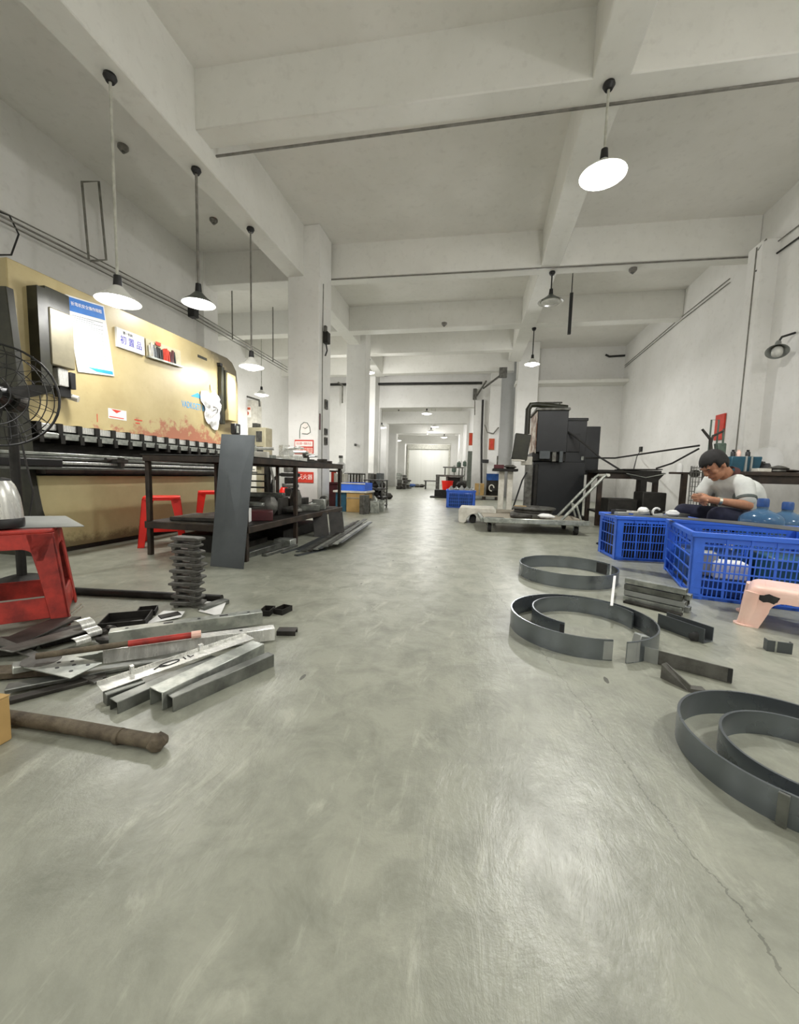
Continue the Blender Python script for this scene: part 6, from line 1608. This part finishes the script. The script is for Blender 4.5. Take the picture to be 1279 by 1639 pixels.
def clutter(base, n, r, seed, names, labs, mats, hs, grp):
    g = random.Random(seed)
    for i in range(n):
        x, y = base[0]+g.uniform(-r[0], r[0]), base[1]+r[1]*(2*i/n-1)
        s = (g.uniform(.05, .11), g.uniform(.05, .10), g.uniform(*hs))
        mb = MB().rock((x, y, base[2]+s[2]), s, seed*10+i, .22, 10, 7) if i % 2 else MB().box((x, y, base[2]+s[2]), (s[0]*1.8, s[1]*1.8, s[2]*2), (0, 0, g.uniform(0, 1.5)))
        solo(mb, names, g.choice(mats), labs % ORD[i], 'scrap', grp, bevel=.004)
clutter((gx(597, yb+.2), yb+.25, 0), 6, (.10, .45), 71, 'metal_scrap', '%s lump from the front in the iron heap right of the cardboard box', ['iron', 'dark_scrap', 'galv'], (.05, .16), 'iron heap by the cardboard box')
t = thing('iron_shelf', 'narrow iron shelf full of parts behind the cardboard box, left of the aisle', 'shelf', (gx(597, yb+.8), yb+1.0, 0)); zz = gz(597, 768, yb+.8)
for x in (-.18, .16):
    for y in (-.2, .2): MB().bx((x, y, 0), (x+.025, y+.025, zz)).build('post', 'iron', t)
for k_ in range(4): MB().bx((-.19, -.21, .05+k_*(zz-.07)/3), (.19, .23, .07+k_*(zz-.07)/3)).build('shelf_board', 'dark_scrap', t)
g = random.Random(9)
for k_ in range(3):
    for m_ in range(3):
        z = .07+k_*(zz-.07)/3; MB().rock((-.12+.12*m_, g.uniform(-.1, .1), z+.06), (.06, .07, .058), 90+k_*3+m_, .2, 8, 6).build('casting', g.choice(['iron', 'galv', 'dark_scrap']), t)
# cages and cabinets behind
def cage(px0, px1, py0, y, lab):
    a, b, z = gx(px0, y), gx(px1, y), gz(px0, py0, y); t = thing('wire_cage', lab, 'cage', ((a+b)/2, y, 0)); hw = (b-a)/2
    for i in range(6):
        x = -hw+2*hw*i/5
        for yy in (-.2, .2): MB().bx((x-.012, yy-.012, 0), (x+.012, yy+.012, z)).build('bar', 'iron', t)
    for zz in (z*.3, z*.65, z*.97): MB().bx((-hw-.012, -.215, zz-.015), (hw+.012, -.19, zz+.015)).bx((-hw-.012, .19, zz-.015), (hw+.012, .215, zz+.015)).build('rail', 'iron', t)
    MB().bx((-hw, -.19, .1), (hw, .19, z*.55)).build('load', 'rust', t)
cage(556, 580, 757, 9.4, 'wire cage of brown stock in front of the second column')
cage(541, 552, 764, 9.6, 'narrow wire cage left of the brown stock cage')
def cab(px0, px1, py0, y, d, mat, lab, name='steel_cabinet'):
    a, b, z = gx(px0, y), gx(px1, y), gz(px0, py0, y); t = thing(name, lab, 'cabinet', ((a+b)/2, y+d/2, 0)); hw = (b-a)/2
    MB().bx((-hw, -d/2, 0), (hw, d/2, z)).build('body', mat, t, bevel=.01)
    MB().bx((-hw*.85, -d/2-.01, z*.08), (-hw*.06, -d/2, z*.94)).build('door', mat, t); MB().bx((hw*.06, -d/2-.01, z*.08), (hw*.85, -d/2, z*.94)).build('door', mat, t)
    return t
cab(585, 593, 757, 11.6, .4, 'iron', 'grey steel cabinet left of the doorway, nearer of three')
cab(594, 601, 758, 12.06, .4, 'dark_scrap', 'dark steel cabinet left of the doorway, middle of three')
cab(602, 608, 757, 11.5, .5, 'grey_sheet', 'grey narrow steel cabinet at the left jamb of the doorway')
q = at(612, 799)
for i, (px, py, s) in enumerate(((607, 800, .16), (615, 800, .18), (623, 799, .15), (612, 800, .14))):
    q = at(px, 799); z = 0 if i < 3 else .15
    solo(MB().rock((q.x, q.y, z+s*.55), (s*.55, s*.7, s*.55), 120+i, .2, 10, 7), 'iron_bundle', ('dark_scrap', 'iron', 'dark_scrap', 'iron')[i], ('leftmost', 'middle', 'rightmost', 'topmost')[i]+' dark bundle heaped on the floor at the left jamb of the doorway', 'bundle')
# white dispenser bottle and jug left of the second column
q = atY(545, 770, 9.0); z0 = gz(545, 758, 9.0)
t = thing('water_dispenser', 'white bottle topped dispenser left of the second column', 'dispenser', (q.x, 9.0, 0))
MB().bx((-.14, -.14, 0), (.14, .14, z0)).build('body', 'white_paint', t, bevel=.01); MB().lathe([(0, 0), (.05, 0), (.11, .05), (.11, .22), (.05, .27), (.05, .36), (0, .36)], 18, Matrix.Translation((0, 0, z0))).build('bottle', 'white_paper', t, ang=50); MB().cyl((0, 0, z0+.36), (0, 0, z0+.42), .05, None, 12).build('cap', 'iron', t)
solo(MB().bx((atY(569, 712, 10.3).x-.03, 10.27, atY(569, 712, 10.3).z-.03), (atY(569, 712, 10.3).x+.03, 10.299, atY(569, 712, 10.3).z+.03)), 'wall_plug', 'iron', 'small grey plug box on the second column', 'socket', bevel=.005)
# white door leaf with red sticker far left behind the press brake
q = atY(397, 640, 11.2); z1 = q.z; hw = .28
t = thing('white_locker', 'white locker with a red sticker, behind the right end of the press brake', 'locker', (q.x, 11.2, 0))
MB().bx((-hw, 0, 0), (hw, .3, z1)).build('body', 'white_paint', t, bevel=.01); zs = atY(397, 668, 11.2).z; ze = atY(397, 651, 11.2).z
MB().bx((-.16, -.006, zs), (.10, 0, ze)).build('sticker', 'white_print', t); MB().bx((-.14, -.008, ze-.09), (.08, -.006, ze-.02)).build('sticker_band', 'orange_print', t); MB().cyl((-.03, -.008, zs+.12), (-.03, -.006, zs+.12), .06, None, 16).build('emblem', 'orange_print', t)
MB().tube([(-hw, -.02, z1+.10), (0, -.02, z1+.09), (hw+.1, -.02, z1-.02), (hw+.12, -.02, z1-.2)], .03, 6).build('top_rail', 'iron', t)

# ================================================================== RIGHT SIDE OF THE AISLE
c = at(714, 812); yb = c.y
crate((c.x, c.y), math.radians(4), atY(761, 800, yb).x-c.x, .75, gz(740, 785, yb), 'blue plastic crate standing right of the aisle by the doorway', 12, 4, 10, 4)
g = random.Random(4); wv = atY(761, 800, yb).x-c.x; zz = gz(740, 785, yb)
solo(MB().bx((c.x+.05, c.y+.06, .02), (c.x+wv-.07, c.y+.66, zz-.06)), 'crate_load', 'blue_drum', 'blue sheeted load inside the crate by the doorway', 'stock', bevel=.01)
for i in range(5):
    x = c.x+.08+(wv-.16)*i/4; hh = g.uniform(.12, .2)
    solo(MB().lathe([(0, 0), (.05, 0), (.055, hh*.6), (.02, hh*.85), (.02, hh), (0, hh)], 14, Matrix.Translation((x, c.y+.2+.08*(i % 2), zz-.055))), 'clear_bottle', 'sheet_pale', ORD[i]+' pale bottle from the left standing in the crate by the doorway', 'bottle', 'bottles in the crate by the doorway', ang=50)
q = at(704, 797); solo(MB().bx((q.x-.17, q.y, .05), (q.x+.22, q.y+.25, gz(704, 784, q.y))).bx((q.x-.3, q.y-.05, 0), (q.x+.24, q.y+.27, .05)), 'black_box', 'black_steel', 'low black box on a plate left of the blue crate by the doorway', 'box', bevel=.01)
q = atY(716, 776, 12.5); solo(MB().lathe([(0, 0), (.14, 0), (.18, .3), (.19, .3), (.19, .32), (0, .32)], 20, Matrix.Translation((q.x, 12.5, atY(716, 786, 12.5).z))), 'red_bucket', 'red_plastic', 'red bucket on the machine bench behind the blue crate', 'bucket', ang=50)
t = thing('machine_bench', 'dark bench with an open frame behind the red bucket right of the aisle', 'bench', (atY(716, 780, 12.9).x, 12.9, 0)); 
a, b = atY(698, 780, 12.9).x-atY(716, 780, 12.9).x, atY(741, 780, 12.9).x-atY(716, 780, 12.9).x; z0 = gz(716, 760, 12.9); z2 = gz(716, 749, 12.9)
MB().bx((a, -.2, z0-.06), (b, .5, z0)).build('bench_top', 'iron', t)
for x in (a+.03, a+.35, b-.06):
    for y in (-.15, .4): MB().bx((x-.03, y, 0), (x+.03, y+.05, z0-.06)).build('leg', 'iron', t)
MB().bx((a+.38, -.1, .05), (b-.1, .4, z0-.07)).build('drawer_block', 'black_steel', t)
MB().bx((a+.25, 0, z0), (a+.29, .04, z2)).bx((b-.06, 0, z0), (b-.02, .04, z2)).bx((a+.2, 0, z2), (b, .04, z2+.04)).build('top_frame', 'iron', t)
MB().bx((-.06, -.2, 0), (.36, .2, atY(716, 787, 12.5).z+.0)).build('front_cupboard', 'black_steel', t)
def drill(px, y, pyb, pyt, lab):
    q = atY(px, pyt, y); z1 = q.z; z0 = atY(px, pyb, y).z
    t = thing('bench_drill', lab, 'drill', (q.x, y, 0))
    MB().bx((-.16, -.14, 0), (.16, .14, z0)).build('cupboard', 'iron', t, bevel=.008)
    MB().bx((-.13, -.12, z0), (.13, .14, z0+.04)).build('base', 'galv', t); MB().cyl((0, .08, z0+.04), (0, .08, z1), .035, None, 12).build('column', 'galv', t)
    MB().bx((-.07, -.22, z1-.25), (.07, .14, z1-.05)).build('head', 'green_grey', t, bevel=.02); MB().cyl((0, -.14, z1-.42), (0, -.14, z1-.25), .02, None, 10).build('spindle', 'bright_steel', t)
    for an in (0, 2.1, 4.2): MB().cyl((.08, -.08, z1-.15), (.1, -.08+.2*math.cos(an), z1-.15+.2*math.sin(an)), .01, None, 6).build('lever', 'bright_steel', t)
drill(727, 15.2, 768, 745, 'first drill machine from the left on the right of the aisle')
drill(735, 16.4, 767, 738, 'tallest drill machine in the middle right of the aisle')
drill(744, 17.6, 770, 737, 'drill machine nearest the doorway jamb on the right')
q = atY(738, 776, 11.6); solo(MB().rock((q.x, 11.6, q.z), (.16, .14, .10), 44, .15), 'dark_motor', 'black_steel', 'dark motor between the drills and the blue crate', 'motor'); solo(MB().bx((q.x-.2, 11.45, 0), (q.x+.3, 11.8, q.z-.10)), 'tool_box', 'iron', 'grey chest carrying the dark motor', 'chest', bevel=.01)
q = at(766, 800); y = q.y
t = thing('wooden_pallet', 'wooden pallet carrying a box and a drum right of the blue crate', 'pallet', (q.x+.15, y+.4, 0))
for i in range(5): MB().bx((-.45, -.38+i*.17, .10), (.45, -.28+i*.17, .125)).build('plank', 'wood', t)
for x in (-.43, -.05, .33): MB().bx((x, -.36, 0), (x+.10, .38, .10)).build('bearer', 'brown_steel', t)
bx0, bx1 = gx(760, y)-q.x-.15, gx(775, y)-q.x-.15
t = thing('cardboard_box', 'brown cardboard box on the pallet right of the blue crate by the doorway', 'box', (gx(767, y+.1), y+.35, .126)); hw = (gx(775, y)-gx(760, y))/2
MB().bx((-hw, -.25, 0), (hw, .2, gz(767, 774, y)-.126)).build('carton', 'card', t, bevel=.006); MB().bx((-.02, -.252, 0), (.02, -.25, gz(767, 774, y)-.126)).build('tape', 'wood', t)
t = thing('oil_drum', 'dark drum with a blue lid on the pallet left of the white pedestal', 'drum', (gx(788, y+.2), y+.4, .126)); r = (gx(800, y)-gx(777, y))/2*.9; z1 = gz(788, 769, y)-.126; z2 = gz(788, 758, y)-.126
MB().lathe([(0, 0), (r, 0), (r, z1*.33), (r*1.03, z1*.35), (r, z1*.37), (r, z1), (0, z1)], 26).build('drum', 'black_steel', t, ang=50); MB().lathe([(0, z1), (r*1.04, z1), (r*1.04, z2-.03), (r*1.08, z2-.02), (r*1.08, z2), (0, z2)], 26).build('lid', 'blue_drum', t, ang=50)
MB().tube([(-.03+.07*math.cos(a_), -r-.006, z1*.5+.09*math.sin(a_)) for a_ in [2*PI*i/14 for i in range(12)]], .018, 6).build('white_mark', 'white_paint', t)
# placards and doors on the right
for i, (x0, y0, x1, y1, Y, lab) in enumerate(((783, 702, 791, 720, 13.49, 'orange placard on the white column right of the doorway'), (751, 693, 756, 713, Y1+.3, 'orange placard deeper inside, on the right beyond the doorway'))):
    a, b = atY(x0, y0, Y), atY(x1, y1, Y)
    t = thing('wall_placard', lab, 'placard', ((a.x+b.x)/2, Y, (a.z+b.z)/2)); w_, h_ = b.x-a.x, a.z-b.z
    MB().bx((-w_/2, -.015, -h_/2), (w_/2, 0, h_/2)).build('board', 'orange_print', t); MB().bx((-w_*.25, -.018, -h_*.35), (w_*.25, -.015, h_*.35)).build('print', 'red_print', t)
a, b = atY(749, 722, 15.3), atY(757, 770, 15.3)
t = thing('grey_locker', 'tall grey green locker just inside the right of the doorway', 'locker', ((a.x+b.x)/2, 15.3, 0)); hw = (b.x-a.x)/2
MB().bx((-hw, 0, 0), (hw, .4, a.z)).build('body', 'door_grey', t, bevel=.01); MB().bx((-hw*.8, -.01, .1), (hw*.8, 0, a.z-.08)).build('door', 'door_grey', t)
q = atY(776, 738, 13.0); solo(MB().bx((q.x-.10, 13.0, q.z-.05), (q.x+.12, 13.45, q.z+.05)), 'wall_bracket', 'black', 'black bracket at shelf height between the two right columns', 'bracket', bevel=.004)
# beyond the doorway
for i, (px, pyb, pyt, wpx, mt, lab) in enumerate(((638, 783, 757, 7, 'iron', 'grey stacked stock left of the far aisle'), (648, 783, 760, 5, 'dark_scrap', 'dark stacked stock right of the grey stack in the far aisle'), (653, 782, 768, 6, 'iron', 'low grey stack in the far aisle'))):
    q = at(px, pyb); s_ = (atY(px+wpx/2, 770, q.y).x-atY(px-wpx/2, 770, q.y).x); z = atY(px, pyt, q.y).z; t = thing('stock_stack', lab, 'stack', (q.x, q.y, 0)); g = random.Random(i)
    k_ = 5
    for j in range(k_): MB().box((g.uniform(-.04, .04), 0, z*(j+.5)/k_), (s_*g.uniform(.8, 1), .4, z/k_*.92), (0, 0, g.uniform(-.1, .1))).build('bundle', g.choice(['iron', 'dark_scrap', 'galv']), t, bevel=.01)
for i, (px, py, s_, mt) in enumerate(((658, 780, .20, 'blue_drum'), (667, 780, .18, 'iron'), (675, 780, .16, 'dark_scrap'))):
    q = at(px, py); solo(MB().rock((q.x, q.y, s_*.5), (s_*1.2, s_, s_*.5), 200+i, .2), 'covered_stock', mt, ('blue covered heap at the far end of the aisle', 'grey heap right of the blue one at the far end', 'dark heap rightmost of the three at the far end')[i], 'heap')
q = at(690, 783); t = thing('trestle_table', 'grey trestle table at the far right of the aisle before the shutter', 'table', (q.x, q.y, 0)); zz = atY(690, 769, q.y).z
MB().bx((-.35, -.2, zz-.05), (.35, .2, zz)).build('table_top', 'iron', t)
for x in (-.3, .27):
    for y_ in (-.15, .12): MB().bx((x, y_, 0), (x+.04, y_+.04, zz-.05)).build('leg', 'iron', t)
